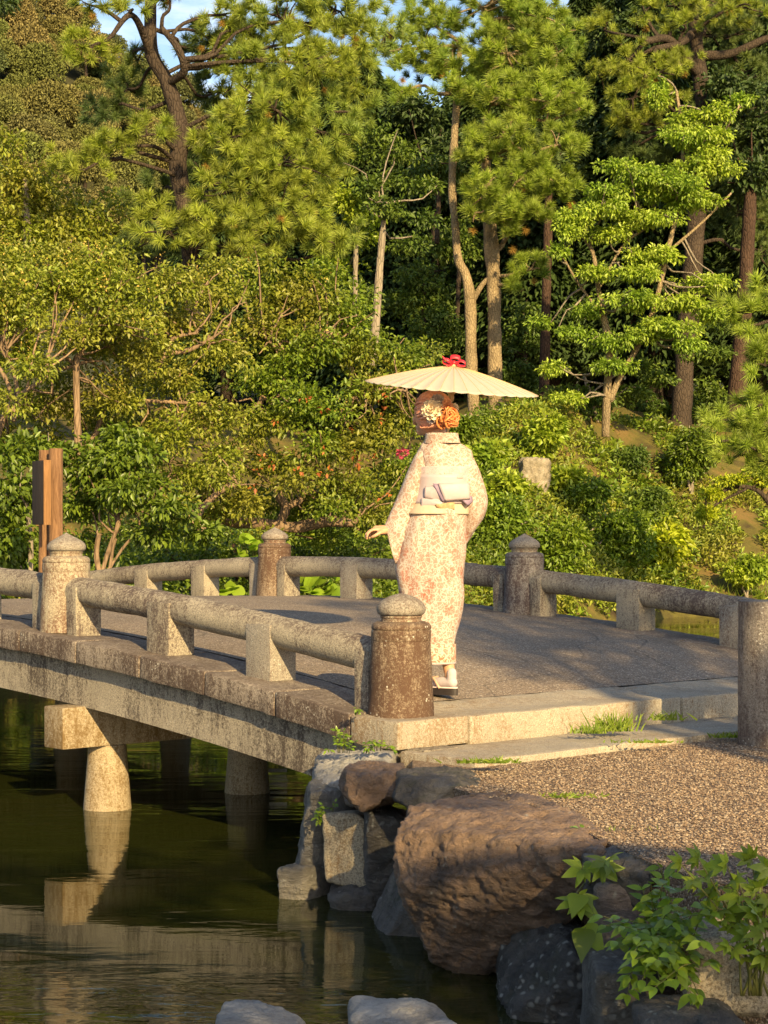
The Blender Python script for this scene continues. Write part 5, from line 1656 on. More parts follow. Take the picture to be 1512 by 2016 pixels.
# twin-stemmed pine in the middle
pine('tall pale barked pine pair of trunks rising behind the parasol, upright needle brushes', 47.0,
     [[(976, 850, 16), (974, 700, 14.5), (972, 560, 14), (966, 470, 14.5), (960, 380, 11), (956, 300, 9), (960, 180, 7), (966, 40, 5)],
      [(936, 850, 13), (928, 720, 11.5), (926, 600, 12), (918, 545, 10), (902, 510, 9), (896, 440, 8), (890, 370, 8), (894, 280, 8), (900, 190, 7), (905, 90, 5)],
      [(926, 600, 6), (950, 560, 5), (968, 545, 6)], [(970, 500, 6), (990, 480, 5), (992, 455, 3)]],
     [(950, 15, 110, 50), (855, 45, 70, 55), (1060, 40, 80, 60), (890, 125, 85, 45), (1000, 110, 90, 60, -.6), (1095, 110, 48, 60, -.4), (790, 95, 36, 60), (795, 180, 26, 32), (900, 180, 45, 28, -.5), (985, 195, 80, 45, -.8), (1080, 200, 70, 55, -.8),
      (1140, 215, 28, 45, -.4), (1000, 270, 80, 45, -1), (1095, 285, 60, 45, -1), (945, 300, 50, 40, -1), (1030, 350, 80, 40, -1.2), (955, 375, 55, 40, -1.2), (1095, 360, 40, 40, -.8), (1010, 415, 65, 32, -1.2), (935, 420, 32, 26, -1.1), (1000, 460, 30, 18, -1), (1060, 420, 36, 28, -.8), (960, -50, 150, 50),
      (1045, 530, 42, 30, -.6), (1030, 570, 26, 22, -.6)],
     M_PINE_B, M_PINE_B_OBJ, M_BARK_PALE, dens=1.35, tuft_px=36, upness=1.25, dark_pads=[(850, 130, 60, 40, 2.0), (1020, 60, 120, 60, 2.4), (1010, 320, 90, 60, 1.8)])

# pine at the upper right, lit front boughs and dark inside
pine('wide spreading pine at the upper right with dark interior and tall dark trunk', 51.0,
     [[(1338, 870, 22), (1348, 720, 21), (1358, 600, 20), (1372, 420, 18), (1385, 260, 16), (1375, 120, 14), (1360, 0, 11), (1350, -90, 8)],
      [(1378, 150, 9), (1320, 80, 8, -1), (1270, 82, 6, -1.6)], [(1380, 110, 10), (1440, 105, 8), (1512, 75, 7), (1580, 60, 6)], [(1368, 60, 9), (1340, 85, 7, -.8), (1290, 95, 5, -1.4)]],
     [(1235, 120, 45, 38, -1.5), (1290, 150, 70, 32, -1.8), (1245, 195, 62, 34, -1.8), (1340, 130, 55, 26, -1.6), (1225, 235, 42, 24, -1.5), (1310, 200, 60, 26, -1.8), (1330, 15, 70, 32, -1), (1430, 20, 80, 32, -1), (1270, 25, 40, 30, -1), (1190, 60, 36, 36), (1180, 150, 24, 36), (1350, 55, 40, 20, -1.2), (1270, 245, 50, 22, -1.4)],
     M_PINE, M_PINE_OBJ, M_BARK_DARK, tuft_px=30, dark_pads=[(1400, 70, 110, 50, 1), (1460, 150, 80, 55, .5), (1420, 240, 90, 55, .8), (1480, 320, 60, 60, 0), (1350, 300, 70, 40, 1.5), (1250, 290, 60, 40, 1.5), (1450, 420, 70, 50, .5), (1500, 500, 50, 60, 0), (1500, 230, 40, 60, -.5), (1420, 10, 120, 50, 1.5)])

# small pine boughs at the right edge
pine('young pine at the right edge with pale bright brushes reaching over the slope', 33.0,
     [[(1560, 1080, 14), (1550, 900, 13), (1545, 760, 12), (1540, 620, 9), (1530, 520, 6)]],
     [(1448, 835, 36, 24, -.4), (1490, 800, 30, 24, -.3), (1420, 868, 28, 20, -.5), (1478, 880, 40, 24, -.5), (1405, 830, 16, 16, -.4), (1505, 850, 28, 30, -.3), (1440, 905, 36, 16, -.4), (1500, 920, 30, 20, -.2), (1475, 640, 50, 30), (1500, 590, 36, 30), (1440, 610, 28, 20), (1505, 720, 26, 30), (1485, 690, 26, 20)],
     M_PINE_B, M_PINE_B_OBJ, M_BARK_DARK, tuft_px=46, upness=0.9, dens=2.2, n_part=220, dead=0)

DENS = 3.4
def trunk_tree(name, label, Y_, trunks, bark_m, clumps, leafmat, leaf, n_per, dens=1.0, clump_r=None, group=None, flat=0.55, droop=0.2, cat='tree', pods=None, seg=9, twig_m=None, twigs=0.5, depth=None, asp=0.5, outward=1.0, jit=0):
    """broadleaf tree: limbs from photo polylines, then leaf clumps filling the photo ellipses (x, y, rx, ry, dY[, depth px])"""
    base = px(trunks[0][0][0], trunks[0][0][1], Y_) if trunks else px(clumps[0][0], clumps[0][1] + clumps[0][3], Y_)
    o = thing(name, label, cat, tuple(base), group)
    tb, lb, pb = MB(), MB(), MB()
    tp = [base[None]]
    for t in trunks:
        add_limb(tb, t, Y_, seg)
        tp.append(poly_px(t, Y_, 24)[0])
    tp = np.concatenate(tp)
    if twig_m is None: twig_m = bark_m
    twb = MB()
    for q in clumps:
        x, y, rx, ry = q[:4]; dY = q[4] if len(q) > 4 else 0.0
        if jit:
            x += rng.normal() * jit; y += rng.normal() * jit; ry *= 1.35; dY += rng.normal() * .25
        c = px(x, y, Y_ + dY)
        dep = (q[5] if len(q) > 5 else (depth or max(rx, ry) * 0.8))
        r = np.array((m(rx, Y_), m(dep, Y_), m(ry, Y_)))
        cr = clump_r or 0.28
        n = max(3, int(DENS * dens * rx * ry * pi * m(1, Y_) ** 2 / (cr * cr * 1.1)))
        p, d = ell_points(n, c, np.maximum(r - cr * 0.4, r * 0.5), 0.25)
        clump_leaves(lb, p, np.full(n, cr) * (0.7 + 0.5 * rng.random(n)), int(n_per * 1.7), leaf, asp, flat, droop, outward)
        k = int(n * twigs / DENS * 1.3)
        for i in range(k):
            j = np.argmin(((tp - p[i]) ** 2).sum(1) + rng.random(len(tp)) * 0.6)
            if np.linalg.norm(tp[j] - p[i]) > 3.2: continue
            bp, br = wiggle(tp[j], p[i] + d[i] * cr * 0.7, m(2.6, Y_), m(1.0, Y_), 7, 0.13)
            add_tube(twb, bp, br, 4, cap=False)
        if pods:
            k = int(n * pods[1] * .7)
            pp_ = p[:k] + np.array((0, -cr * 0.6, cr * 0.6)) + rdirs(k) * cr * 0.3
            clump_leaves(pb, pp_, np.full(k, cr * 0.5), 14, leaf * 0.5, 0.6, 0.9, 0.0)
    if tb.n: tb.build('trunk', bark_m, o, smooth=True)
    if twb.n: twb.build('twigs', twig_m, o, smooth=True)
    lb.build('leaves', leafmat, o, kind='stuff')
    if pb.n: pb.build('seed_pods', pods[0], o, kind='stuff')
    return o

# crape myrtle thicket on the left bank
trunk_tree('crape_myrtle', 'leaning crape myrtle with forked bare limbs at the left edge', 21.0,
    [[(-12, 900, 8), (-6, 860, 7), (18, 800, 6), (50, 770, 5), (92, 740, 4), (90, 715, 3)], [(28, 830, 5), (20, 770, 4.5), (5, 735, 4), (-20, 700, 3)], [(40, 800, 4.5), (30, 745, 4), (20, 715, 3), (0, 690, 2)], [(48, 780, 4), (58, 745, 3), (60, 715, 2)]],
    M_BARK_SMOOTH, [(30, 600, 110, 90), (130, 560, 90, 90, .4), (30, 700, 100, 50, .5), (10, 500, 80, 60, 1.2), (150, 660, 60, 40, .2), (60, 790, 90, 60, 1.2), (-10, 860, 60, 60, 1.4), (110, 740, 60, 40, 1.2), (60, 720, 60, 30, -.5), (20, 790, 40, 24, -.5), (20, 520, 90, 40, .8), (120, 500, 70, 40, .8)], M_MYRTLE, 0.062, 46, 0.62, 0.26, pods=(M_POD, .35), twigs=.9)
trunk_tree('crape_myrtle', 'crape myrtle with one straight pale stem forking above the signpost', 21.6,
    [[(155, 900, 8), (152, 830, 7), (150, 720, 7), (155, 700, 6), (175, 670, 4.5), (188, 640, 3)], [(150, 722, 4), (128, 700, 3), (125, 690, 2.5)], [(148, 720, 3.5), (115, 728, 3), (95, 728, 2)]],
    M_BARK_SMOOTH, [(200, 560, 110, 80), (260, 620, 110, 70, -.2), (180, 680, 70, 40, .4), (290, 700, 80, 60, .3), (230, 770, 90, 60, .5), (330, 560, 90, 50, .4), (130, 800, 50, 50, .8), (200, 820, 70, 50, 1.2), (90, 860, 60, 40, 1.2), (210, 510, 70, 40, .6), (240, 690, 70, 50, .9)], M_MYRTLE, 0.062, 46, 0.62, 0.26, pods=(M_POD, .3), twigs=.9)
trunk_tree('crape_myrtle', 'sprawling crape myrtle with crooked tan limbs in the middle of the thicket', 22.5,
    [[(400, 1045, 9), (385, 1030, 9), (360, 1015, 8), (318, 1000, 8), (305, 1000, 8), (300, 1010, 9)], [(385, 1030, 8), (395, 1005, 7), (430, 970, 6), (470, 950, 5)], [(318, 1000, 6), (306, 985, 5), (318, 960, 4)], [(290, 1005, 9), (270, 1000, 8), (256, 990, 6)],
     [(230, 770, 7), (255, 735, 7), (290, 705, 7), (312, 690, 5)], [(300, 745, 6), (325, 700, 6), (370, 690, 5), (420, 665, 4)], [(330, 690, 5), (345, 665, 4), (390, 655, 3)], [(240, 810, 6), (275, 790, 5), (300, 790, 4), (400, 795, 3)], [(165, 868, 6), (185, 860, 6), (195, 835, 5), (205, 805, 4)]],
    M_BARK_SMOOTH, [(400, 570, 90, 60, .5), (360, 640, 90, 60, .2), (430, 700, 90, 60, .2), (340, 760, 90, 60, .2), (420, 820, 90, 60), (330, 860, 80, 60, -.2), (430, 900, 70, 60, .2), (360, 940, 70, 40, .2), (300, 930, 80, 50, .9), (420, 960, 80, 50, .8), (280, 840, 80, 60, .9), (480, 990, 70, 40, .9), (380, 1010, 80, 40, 1.0), (320, 1040, 60, 30, 1.0), (420, 530, 80, 35, .6), (350, 985, 60, 20, -.5), (440, 940, 50, 30, -.6), (230, 800, 50, 26, -.5)], M_MYRTLE, 0.066, 46, 0.55, 0.28, pods=(M_POD, .12), twigs=.9)
trunk_tree('crape_myrtle', 'wide crape myrtle with a thick horizontal trunk by the far handrail', 24.0,
    [[(700, 1030, 8), (640, 1028, 11), (585, 1038, 12), (545, 1035, 12), (500, 1030, 12), (455, 1028, 11), (420, 1012, 9)], [(548, 1035, 10), (562, 1000, 9), (548, 975, 8), (550, 950, 6)], [(560, 1000, 7), (590, 985, 6), (605, 955, 5)], [(455, 1025, 5), (452, 1000, 4), (450, 985, 3)],
     [(470, 860, 6), (500, 810, 6), (520, 780, 5)], [(555, 760, 5), (565, 720, 5), (600, 690, 4), (640, 680, 3)], [(560, 720, 4), (545, 690, 4), (520, 660, 3)], [(680, 790, 4), (720, 775, 4), (760, 765, 3), (800, 770, 2)]],
    M_BARK_SMOOTH, [(540, 570, 110, 65, .4), (640, 600, 100, 65, .4), (500, 650, 90, 60, .2), (600, 690, 110, 60), (700, 680, 90, 60, .3), (520, 740, 90, 55), (620, 790, 100, 60, -.3), (720, 760, 90, 50, .1), (790, 700, 70, 50, .6), (840, 690, 30, 40, 1.0), (520, 840, 90, 55, -.2), (640, 880, 100, 55, -.3), (740, 850, 80, 60, .1), (560, 920, 90, 45), (680, 960, 90, 50), (780, 930, 60, 60, .4), (800, 820, 60, 50, .5), (600, 985, 70, 30, .4), (740, 1030, 60, 50, .3), (500, 980, 80, 50, .9), (600, 1000, 90, 50, .9), (720, 1000, 90, 60, .8), (850, 900, 50, 60, 1.2), (640, 1060, 90, 30, 1.0), (640, 540, 80, 30, .6), (500, 520, 70, 30, .6), (470, 1000, 60, 24, -.6), (660, 1000, 70, 26, -.6), (580, 950, 60, 30, -.7), (520, 1060, 60, 20, -.5)],
    M_MYRTLE_G, 0.070, 46, 0.58, 0.28, pods=(M_POD, .08), twigs=.9)
# orange leaves and a pink flower caught in it
b = MB(); k = 20
pp_ = np.array([px(380 + 380 * rng.random(), 700 + 280 * rng.random(), 22.6 - 0.5 * rng.random()) for _ in range(k)])
clump_leaves(b, pp_, np.full(k, 0.05), 4, 0.065, 0.6)
props(b.build('autumn_leaves', M_RED, None, tuple(pp_[0])), 'scattered orange red leaves among the thicket', None, None, 'stuff')
b = MB(); clump_leaves(b, [px(793, 892, 22.9)], np.full(1, 0.07), 40, 0.05, 0.8)
props(b.build('pink_blossom', M_PINKFL, None, tuple(px(793, 892, 22.9))), 'small pink blossom in the leaves left of the person', 'flower')

# green shrubs in front of and under the thicket
trunk_tree('leafy_bush', 'dense dark green bush behind the signpost at the left edge', 19.6, [[(60, 1130, 5), (60, 1060, 5), (50, 980, 4)]], M_BARK_GREY,
    [(20, 960, 70, 90), (60, 880, 70, 50, .3), (20, 1060, 60, 60), (110, 900, 40, 50, .8), (60, 1100, 50, 50, .3)], M_SHRUB, 0.085, 40, 0.6, 0.24, cat='bush', droop=0.5)
trunk_tree('leafy_bush', 'bushy green shrub with arching leaf sprays right of the signpost', 20.2,
    [[(200, 1130, 5), (215, 1080, 4.5), (235, 1030, 3.5)], [(215, 1130, 4), (222, 1080, 3.5), (228, 1060, 3)], [(195, 1128, 6), (190, 1090, 6), (195, 1050, 5)], [(212, 1128, 3), (240, 1080, 2), (262, 1055, 1.5)], [(208, 1128, 3), (250, 1070, 2), (275, 1045, 1.5)]], M_BARK_SMOOTH,
    [(190, 930, 80, 70, .2), (270, 900, 80, 50), (260, 970, 90, 40, -.2), (170, 1000, 50, 50, .4), (330, 1000, 70, 30, -.3), (300, 1050, 60, 30), (240, 860, 70, 40, .2), (390, 1050, 50, 30, .2), (160, 1070, 30, 50, .5)], M_SHRUB, 0.085, 40, 0.6, 0.24, cat='bush', droop=0.5)
trunk_tree('leafy_bush', 'deep green bush under the horizontal trunk beyond the far handrail', 25.5, [[(470, 1150, 6), (465, 1110, 5), (460, 1070, 4)], [(415, 1150, 5), (410, 1110, 5)]], M_BARK_RED,
    [(420, 1100, 80, 50), (520, 1110, 80, 50), (600, 1090, 70, 40), (680, 1100, 70, 50, -.2), (740, 1100, 40, 60), (340, 1110, 60, 40, .4), (280, 1120, 60, 40, 1.0), (470, 1160, 120, 30, -.5), (640, 1165, 100, 30, -.3)], M_SHRUB, 0.075, 40, 0.6, 0.26, cat='bush', droop=0.4)
# round-leaved marsh plants on the shore
def round_plant(label, xs, ys, Y_, n, size):
    st = []
    for k in range(n):
        e = px(xs[0] + (xs[1] - xs[0]) * rng.random(), ys[0] + (ys[1] - ys[0]) * rng.random(), Y_ - 0.3 * rng.random())
        b0 = np.array((e[0] * 0.7 + px(sum(xs) / 2, 0, Y_)[0] * 0.3, Y_ + 0.1, px(0, ys[1] + 25, Y_)[2]))
        st.append([b0, (b0 + e) / 2 + (0, 0, 0.02), e])
    plant('round_leaf_plant', label, 'plant', px(sum(xs) / 2, ys[1] + 20, Y_), st, ME_ROUND, size, 1, r0=0.006, along=0.9, up=(0, -0.9, 0.7), droop=-0.1)
round_plant('bright round leaved plants seen through the far railing left of the person', (590, 660), (1132, 1172), 23.5, 16, 0.15)
round_plant('bright round leaved climber above the far handrail near its post', (468, 520), (1062, 1100), 22.8, 22, 0.10)
round_plant('round leaved plants through the railing left of the far post', (430, 475), (1158, 1178), 23.2, 6, 0.15)
round_plant('broad round leaf low on the wooded slope under the spring green tree', (1145, 1180), (862, 880), 46.5, 5, 0.45)
round_plant('round leaved plant at the far waterline right of the middle post', (1118, 1150), (1195, 1212), 38.8, 6, 0.22)

# broadleaf trees further back on the left
trunk_tree('broadleaf_tree', 'light green broadleaf tree at the left edge below the hill', 40.0, [[(60, 700, 9), (55, 500, 8), (50, 350, 6)]], M_BARK_GREY,
    [(10, 290, 40, 40), (30, 350, 80, 50), (100, 390, 80, 50, .4), (30, 430, 80, 60), (150, 430, 60, 50, .3), (110, 470, 90, 50), (10, 500, 70, 60, -.2), (190, 460, 50, 50, .5), (200, 520, 80, 50, -.4), (240, 400, 40, 40, 1), (90, 560, 120, 60, -1), (30, 640, 80, 60, -1.5)], M_MYRTLE, 0.13, 40, 0.7, 0.5, pods=(M_POD, .06), twigs=.2)
trunk_tree('broadleaf_tree', 'lime green maple showing between the big pine and the pale leaning trunk', 43.0, [[(700, 640, 6), (700, 520, 5), (705, 430, 4)]], M_BARK_GREY,
    [(690, 400, 60, 26), (720, 430, 40, 22), (660, 380, 40, 22), (700, 470, 50, 24, .4), (650, 520, 60, 40, .6)], M_LIME, 0.13, 34, 0.7, 0.4, twigs=.2)
trunk_tree('broadleaf_tree', 'slim pale trunk leaning right beyond the thicket with thin dark foliage', 42.0, [[(733, 720, 9), (741, 620, 8.5), (748, 520, 8), (754, 450, 6), (758, 400, 3)]], M_BARK_GREY,
    [(790, 300, 60, 30, 1), (740, 270, 50, 30, 1), (820, 370, 60, 26, 1.2), (770, 350, 50, 20, 1), (700, 300, 40, 30, 1.4), (830, 430, 50, 20, 1.5), (800, 480, 60, 24, 1.5), (755, 410, 50, 30, -.3), (735, 370, 50, 30, .3)], M_MIDLEAF, 0.12, 30, 0.5, 0.36, twigs=.6)
trunk_tree('spring_green_tree', 'young tiered tree with bright spring green leaves and crossing pale stems on the right', 44.0,
    [[(1192, 860, 9), (1196, 760, 8), (1202, 690, 9), (1190, 630, 7), (1178, 570, 5), (1168, 500, 4), (1150, 470, 3)], [(1200, 790, 7), (1222, 740, 6), (1262, 670, 5), (1292, 590, 5), (1318, 480, 5), (1338, 390, 4.5), (1345, 280, 4), (1332, 180, 3)],
     [(1205, 690, 4), (1250, 662, 4), (1290, 668, 3)], [(1335, 400, 3), (1400, 300, 3), (1455, 210, 2)], [(1310, 500, 3), (1380, 440, 2.5), (1440, 380, 2)], [(1178, 570, 3), (1230, 480, 2.5), (1290, 440, 2)], [(1186, 620, 3), (1140, 560, 2.5), (1105, 500, 2)]], M_BARK_PALE,
    [(1328, 185, 22, 26, -.2, 30), (1340, 240, 40, 18, -.3), (1448, 195, 32, 12, -.2), (1415, 235, 38, 14, -.2), (1350, 285, 60, 16, -.4), (1265, 315, 48, 9, -.4), (1400, 280, 56, 14, -.2), (1440, 262, 36, 9, -.2), (1345, 330, 80, 16, -.5), (1180, 385, 56, 12, -.5), (1260, 375, 70, 14, -.5), (1390, 345, 70, 16, -.3), (1330, 385, 84, 16, -.5),
     (1140, 425, 40, 12, -.5), (1215, 420, 70, 14, -.6), (1300, 435, 70, 14, -.5), (1400, 410, 60, 14, -.3), (1112, 470, 34, 18, -.5), (1105, 505, 24, 12, -.5), (1225, 470, 60, 12, -.5), (1310, 490, 70, 14, -.5), (1265, 535, 60, 12, -.5), (1395, 545, 70, 14, -.3), (1330, 570, 60, 13, -.5), (1190, 560, 50, 10, -.3), (1240, 600, 80, 14, -.6), (1320, 635, 70, 15, -.6), (1420, 600, 50, 12, -.2),
     (1255, 645, 50, 12, -.6), (1345, 670, 40, 12, -.5), (1140, 620, 44, 10, -.2), (1110, 655, 44, 10, -.2), (1170, 685, 56, 12, -.3), (1100, 715, 36, 10, -.1), (1220, 715, 50, 10, -.4), (1140, 745, 40, 10, -.1), (1080, 610, 30, 8, 0)], M_MAPLE, 0.105, 26, 0.72, 0.20, jit=15, twigs=.5, flat=0.7, droop=0.45, asp=.46, twig_m=M_BARK_GREY)
trunk_tree('broadleaf_tree', 'low dark tree with fine leaf layers under the spring green tree', 45.5, [[(1180, 870, 5), (1170, 800, 4), (1150, 740, 3)], [(1185, 870, 4), (1160, 820, 3), (1120, 780, 2)]], M_BARK_GREY,
    [(1120, 770, 50, 14), (1190, 790, 60, 14), (1240, 770, 50, 14), (1150, 820, 60, 14), (1090, 830, 40, 12), (1260, 720, 50, 12), (1060, 790, 40, 10), (1390, 700, 60, 20, 1), (1420, 640, 50, 18, 1), (1290, 745, 50, 16, .8)], M_MIDLEAF, 0.12, 30, 0.9, 0.3, flat=0.4, twigs=.4)
# lone trunks in the wood
def lone_trunk(label, pts, Y_, bark_m, clumps=((0, 0, 0, 0),), leaf=0.18):
    top = pts[-1]
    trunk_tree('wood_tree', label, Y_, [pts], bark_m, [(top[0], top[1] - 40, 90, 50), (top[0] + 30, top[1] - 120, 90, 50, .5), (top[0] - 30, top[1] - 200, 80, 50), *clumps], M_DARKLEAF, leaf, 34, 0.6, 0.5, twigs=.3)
lone_trunk('reddish slim trunk standing between the pine pair and the spring green tree', [(1070, 810, 10), (1073, 700, 10), (1075, 600, 9), (1078, 500, 9), (1080, 380, 8)], 52, M_BARK_RED)
lone_trunk('dark thick trunk at the far right beside the young pine', [(1448, 830, 20), (1455, 740, 18), (1462, 650, 17), (1470, 520, 15), (1478, 380, 13)], 50, M_BARK_RED)
lone_trunk('dark trunk deep in the wood left of the twin pine', [(862, 830, 9), (860, 700, 8), (858, 560, 8), (855, 420, 7)], 57, M_BARK_DARK)
lone_trunk('thin dark trunk deep in the wood right of the reddish one', [(1128, 800, 7), (1130, 650, 7), (1135, 480, 6)], 58, M_BARK_DARK)
lone_trunk('brownish trunk in the wood above the slope between the two dark pines', [(1240, 640, 12), (1245, 480, 11), (1235, 360, 10), (1232, 260, 9)], 56, M_BARK_RED)

# dense dark conifers closing the wood
def conifer_mesh(seed, H, R, n):
    r = np.random.default_rng(seed)
    global rng
    keep = rng; rng = r
    b = MB()
    t = r.random(n) ** 0.8
    z = H * (0.10 + 0.88 * t)
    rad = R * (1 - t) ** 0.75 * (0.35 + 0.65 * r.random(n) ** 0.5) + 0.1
    th = r.random(n) * 2 * pi
    th = np.round(th * 3.5 + z * 1.7) / 3.5 - z * 0.485 + r.normal(size=n) * 0.22
    pos = np.stack([rad * np.cos(th), rad * np.sin(th), z - 0.16 * rad], 1)
    d = np.stack([np.cos(th), np.sin(th), -0.55 + 0 * th], 1) + rdirs(n) * 0.35
    add_leaves(b, pos, d, rdirs(n) * 0.5 + np.array((0, 0, 1.0)), 0.26 + 0.22 * r.random(n), 0.10 + 0.06 * r.random(n), 0.12)
    rng = keep
    me = b.mesh('conifer_foliage'); me.materials.append(M_DARKLEAF)
    b = MB(); add_tube(b, [(0, 0, -0.6), (0.05, 0, H * 0.3), (0, 0.05, H * 0.7), (0, 0, H * 0.97)], [0.26, 0.21, 0.12, 0.03], 9)
    mt = b.mesh('conifer_trunk', smooth=True); mt.materials.append(M_BARK_DARK)
    return me, mt
CON = [conifer_mesh(s, 15.0, 3.0, 15000) for s in (1, 2, 3, 4)]
spots = []
for Yc, xs, top in ((57, [700, 800, 1010, 1110, 1200, 1290, 1420, 1500, 1560], 1), (63, [480, 580, 660, 760, 870, 960, 1060, 1160, 1260, 1340, 1450, 1530], 2), (70, [420, 520, 620, 720, 830, 920, 1000, 1100, 1210, 1310, 1400, 1490, 1570], 3), (78, [560, 690, 800, 900, 1030, 1150, 1260, 1380, 1500], 3)):
    for x in xs:
        spots.append((x + rng.normal() * 14, Yc + rng.normal() * 1.2, top))
for i, (x, Yc, row) in enumerate(spots):
    X0 = (x - 756) / F * Yc
    z0 = float(ground_z(np.array([X0]), np.array([Yc]))[0])
    # the wood is lowest in the middle, where the sky shows through
    ytop = np.interp(x, [400, 560, 700, 780, 850, 900, 1000, 1200, 1600], [240, 120, 90, 150, 225, 170, 60, -60, -140]) + rng.normal() * 30
    ztop = HC - (ytop - HY) / F * Yc
    s = (ztop - z0) / 15.0
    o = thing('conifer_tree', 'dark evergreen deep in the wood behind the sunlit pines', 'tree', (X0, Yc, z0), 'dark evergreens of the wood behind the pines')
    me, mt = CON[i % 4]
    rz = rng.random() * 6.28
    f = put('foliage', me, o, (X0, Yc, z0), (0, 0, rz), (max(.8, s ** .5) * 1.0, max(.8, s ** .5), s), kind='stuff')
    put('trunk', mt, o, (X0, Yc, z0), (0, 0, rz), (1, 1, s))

# understory leaves between the trunks
for i, (x, y, rx, ry, Yc) in enumerate([(860, 330, 80, 30, 52), (830, 560, 70, 60, 54), (860, 640, 60, 40, 53), (820, 700, 60, 50, 52), (1030, 640, 50, 50, 54), (1020, 730, 50, 40, 53), (690, 600, 60, 60, 50), (1400, 780, 60, 40, 53), (1290, 800, 60, 30, 54), (900, 470, 50, 40, 55)]):
    trunk_tree('understory_tree', 'shaded leafy understory tree between the trunks of the wood', Yc, [[(x, y + ry + 120, 5), (x + 5, y + ry * .5, 4), (x, y - ry * .5, 2)]], M_BARK_DARK,
        [(x, y, rx, ry), (x + rx * .5, y + ry * .8, rx * .7, ry * .6), (x - rx * .5, y + ry * .6, rx * .7, ry * .6)], M_MIDLEAF, 0.13, 30, 0.55, 0.36, group='shaded understory trees', twigs=.3, droop=.5)

# bushes on the far slope
def bush(label, x, y, rx, ry, Yc, mat, leaf=0.105, dens=0.85, n=36, name='slope_bush', cr=0.26, **k):
    if x > 860 and y < 1120: Yc = slope_Y(x, y + ry * .8) - 0.25
    return trunk_tree(name, label, Yc, [[(x, y + ry + 14, 3.5), (x + 3, y, 2.5), (x + 5, y - ry * .6, 1.5)], [(x, y + ry + 10, 3), (x - rx * .4, y, 2), (x - rx * .5, y - ry * .4, 1.2)]], M_BARK_GREY,
        [(x, y, rx, ry), (x + rx * .35, y - ry * .3, rx * .6, ry * .6), (x - rx * .4, y + ry * .2, rx * .6, ry * .7)], mat, leaf, n, dens, cr, cat='bush', **k)
bush('bright yellow green bush catching the sun above the right railing', 1308, 1075, 48, 56, 39.6, M_YELLOW, 0.14)
bush('broad mid green bush left of the yellow bush on the far bank', 1215, 1065, 74, 70, 40.0, M_BUSH)
bush('green bush beside the middle far newel post finial', 1105, 1075, 62, 62, 39.2, M_BUSH)
bush('leafy bush just right of the kimono sleeve', 985, 1040, 60, 76, 38.6, M_BUSH)
bush('young shrub with flat leaf sprays on the upper slope below the reddish trunk', 1072, 860, 40, 55, 44.5, M_LIME, 0.14)
bush('small lush bush just right of the pale boulder', 1112, 950, 30, 36, 42.4, M_LIME, 0.14)
bush('dry greyish bush in the middle of the upper slope', 1235, 905, 48, 36, 43.5, M_MIDLEAF, 0.09)
bush('dark round bush left of the young pine', 1362, 900, 46, 70, 42.0, M_SHRUB)
bush('leafy bush at the water below the person, left of the far post', 930, 1130, 60, 40, 37.2, M_BUSH)
bush('lit bush on the slope at shoulder height right of the person', 955, 905, 40, 40, 43.0, M_LIME, .15)
bush('pale leafed upright weed bush in the middle of the slope', 1160, 975, 46, 48, 41.8, M_BUSH)
bush('bush with brownish leaves behind the yellow bush', 1265, 990, 52, 40, 41.5, M_MIDLEAF)
bush('low spreading fern like bush at the far right shore', 1470, 1125, 50, 40, 39.6, M_LIME)
bush('thin lit shrub between the boulder and the person', 988, 965, 36, 40, 42.0, M_LIME, .14)
bush('dark shrub at the foot of the twin pine', 900, 850, 50, 40, 45.5, M_SHRUB)
bush('lime shrub left of the pine pair behind the parasol', 830, 930, 60, 50, 36.0, M_MYRTLE_G)
trunk_tree('spreading_bush', 'low spreading branch with yellow green leaf layers at the right edge', 36.0, [[(1530, 1010, 6), (1490, 965, 5), (1440, 960, 4), (1400, 985, 2.5)], [(1470, 962, 3), (1400, 1000, 2.5), (1385, 1040, 2)]], M_BARK_DARK,
    [(1440, 945, 40, 12), (1490, 928, 34, 12), (1400, 972, 24, 14), (1392, 1010, 18, 22), (1510, 945, 24, 10)], M_YELLOW, 0.085, 34, 1.1, 0.18, flat=.45, cat='bush')
grass_tuft('tall yellow grass at the far right shore above the railing', 1400, 1195, 80, 60, 39.8, 160, lean=.5, bw=.02)
grass_tuft('reed tuft at the far shore right of the middle newel post', 1205, 1150, 40, 50, 39.0, 70, lean=.4, bw=.016)
grass_tuft('long grass at the right edge of the far shore', 1480, 1190, 60, 55, 40.0, 120, lean=.6, bw=.02)

# undergrowth mounds over the slope and under the thicket
def mounds(name, label, n, xr, dr, mat, leaf, per=80, r0=.16, r1=.34, thr=-.5, keep=None):
    Xc = xr[0] + (xr[1] - xr[0]) * rng.random(n); Yc = bank_y(Xc) + dr[0] + (dr[1] - dr[0]) * rng.random(n) ** 1.1
    p = np.stack([Xc, Yc, ground_z(Xc, Yc)], 1)
    k = fbm(p * np.array((.5, .5, 0)) + 9, 78, 2) > thr
    if keep is not None: k &= keep(p)
    p = p[k]
    r = r0 + (r1 - r0) * rng.random(len(p))
    p[:, 2] += r * 0.5
    b = MB(); clump_leaves(b, p, r, per, leaf, 0.5, 0.95, 0.1)
    props(b.build(name, mat), label, None, None, 'stuff')
def uvx(p):
    return 756 + F * p[:, 0] / p[:, 1]
def slope_keep(p):
    u = uvx(p); v = HY + F * (HC - p[:, 2]) / p[:, 1]
    clear = (np.hypot((u - 1053) / 60, (v - 945) / 62) < 1) & (p[:, 1] < YR + .3)        # the boulder stands free
    return ((u < 1330) | (fbm(p * 1.1, 5, 2) > 0.15)) & ~clear
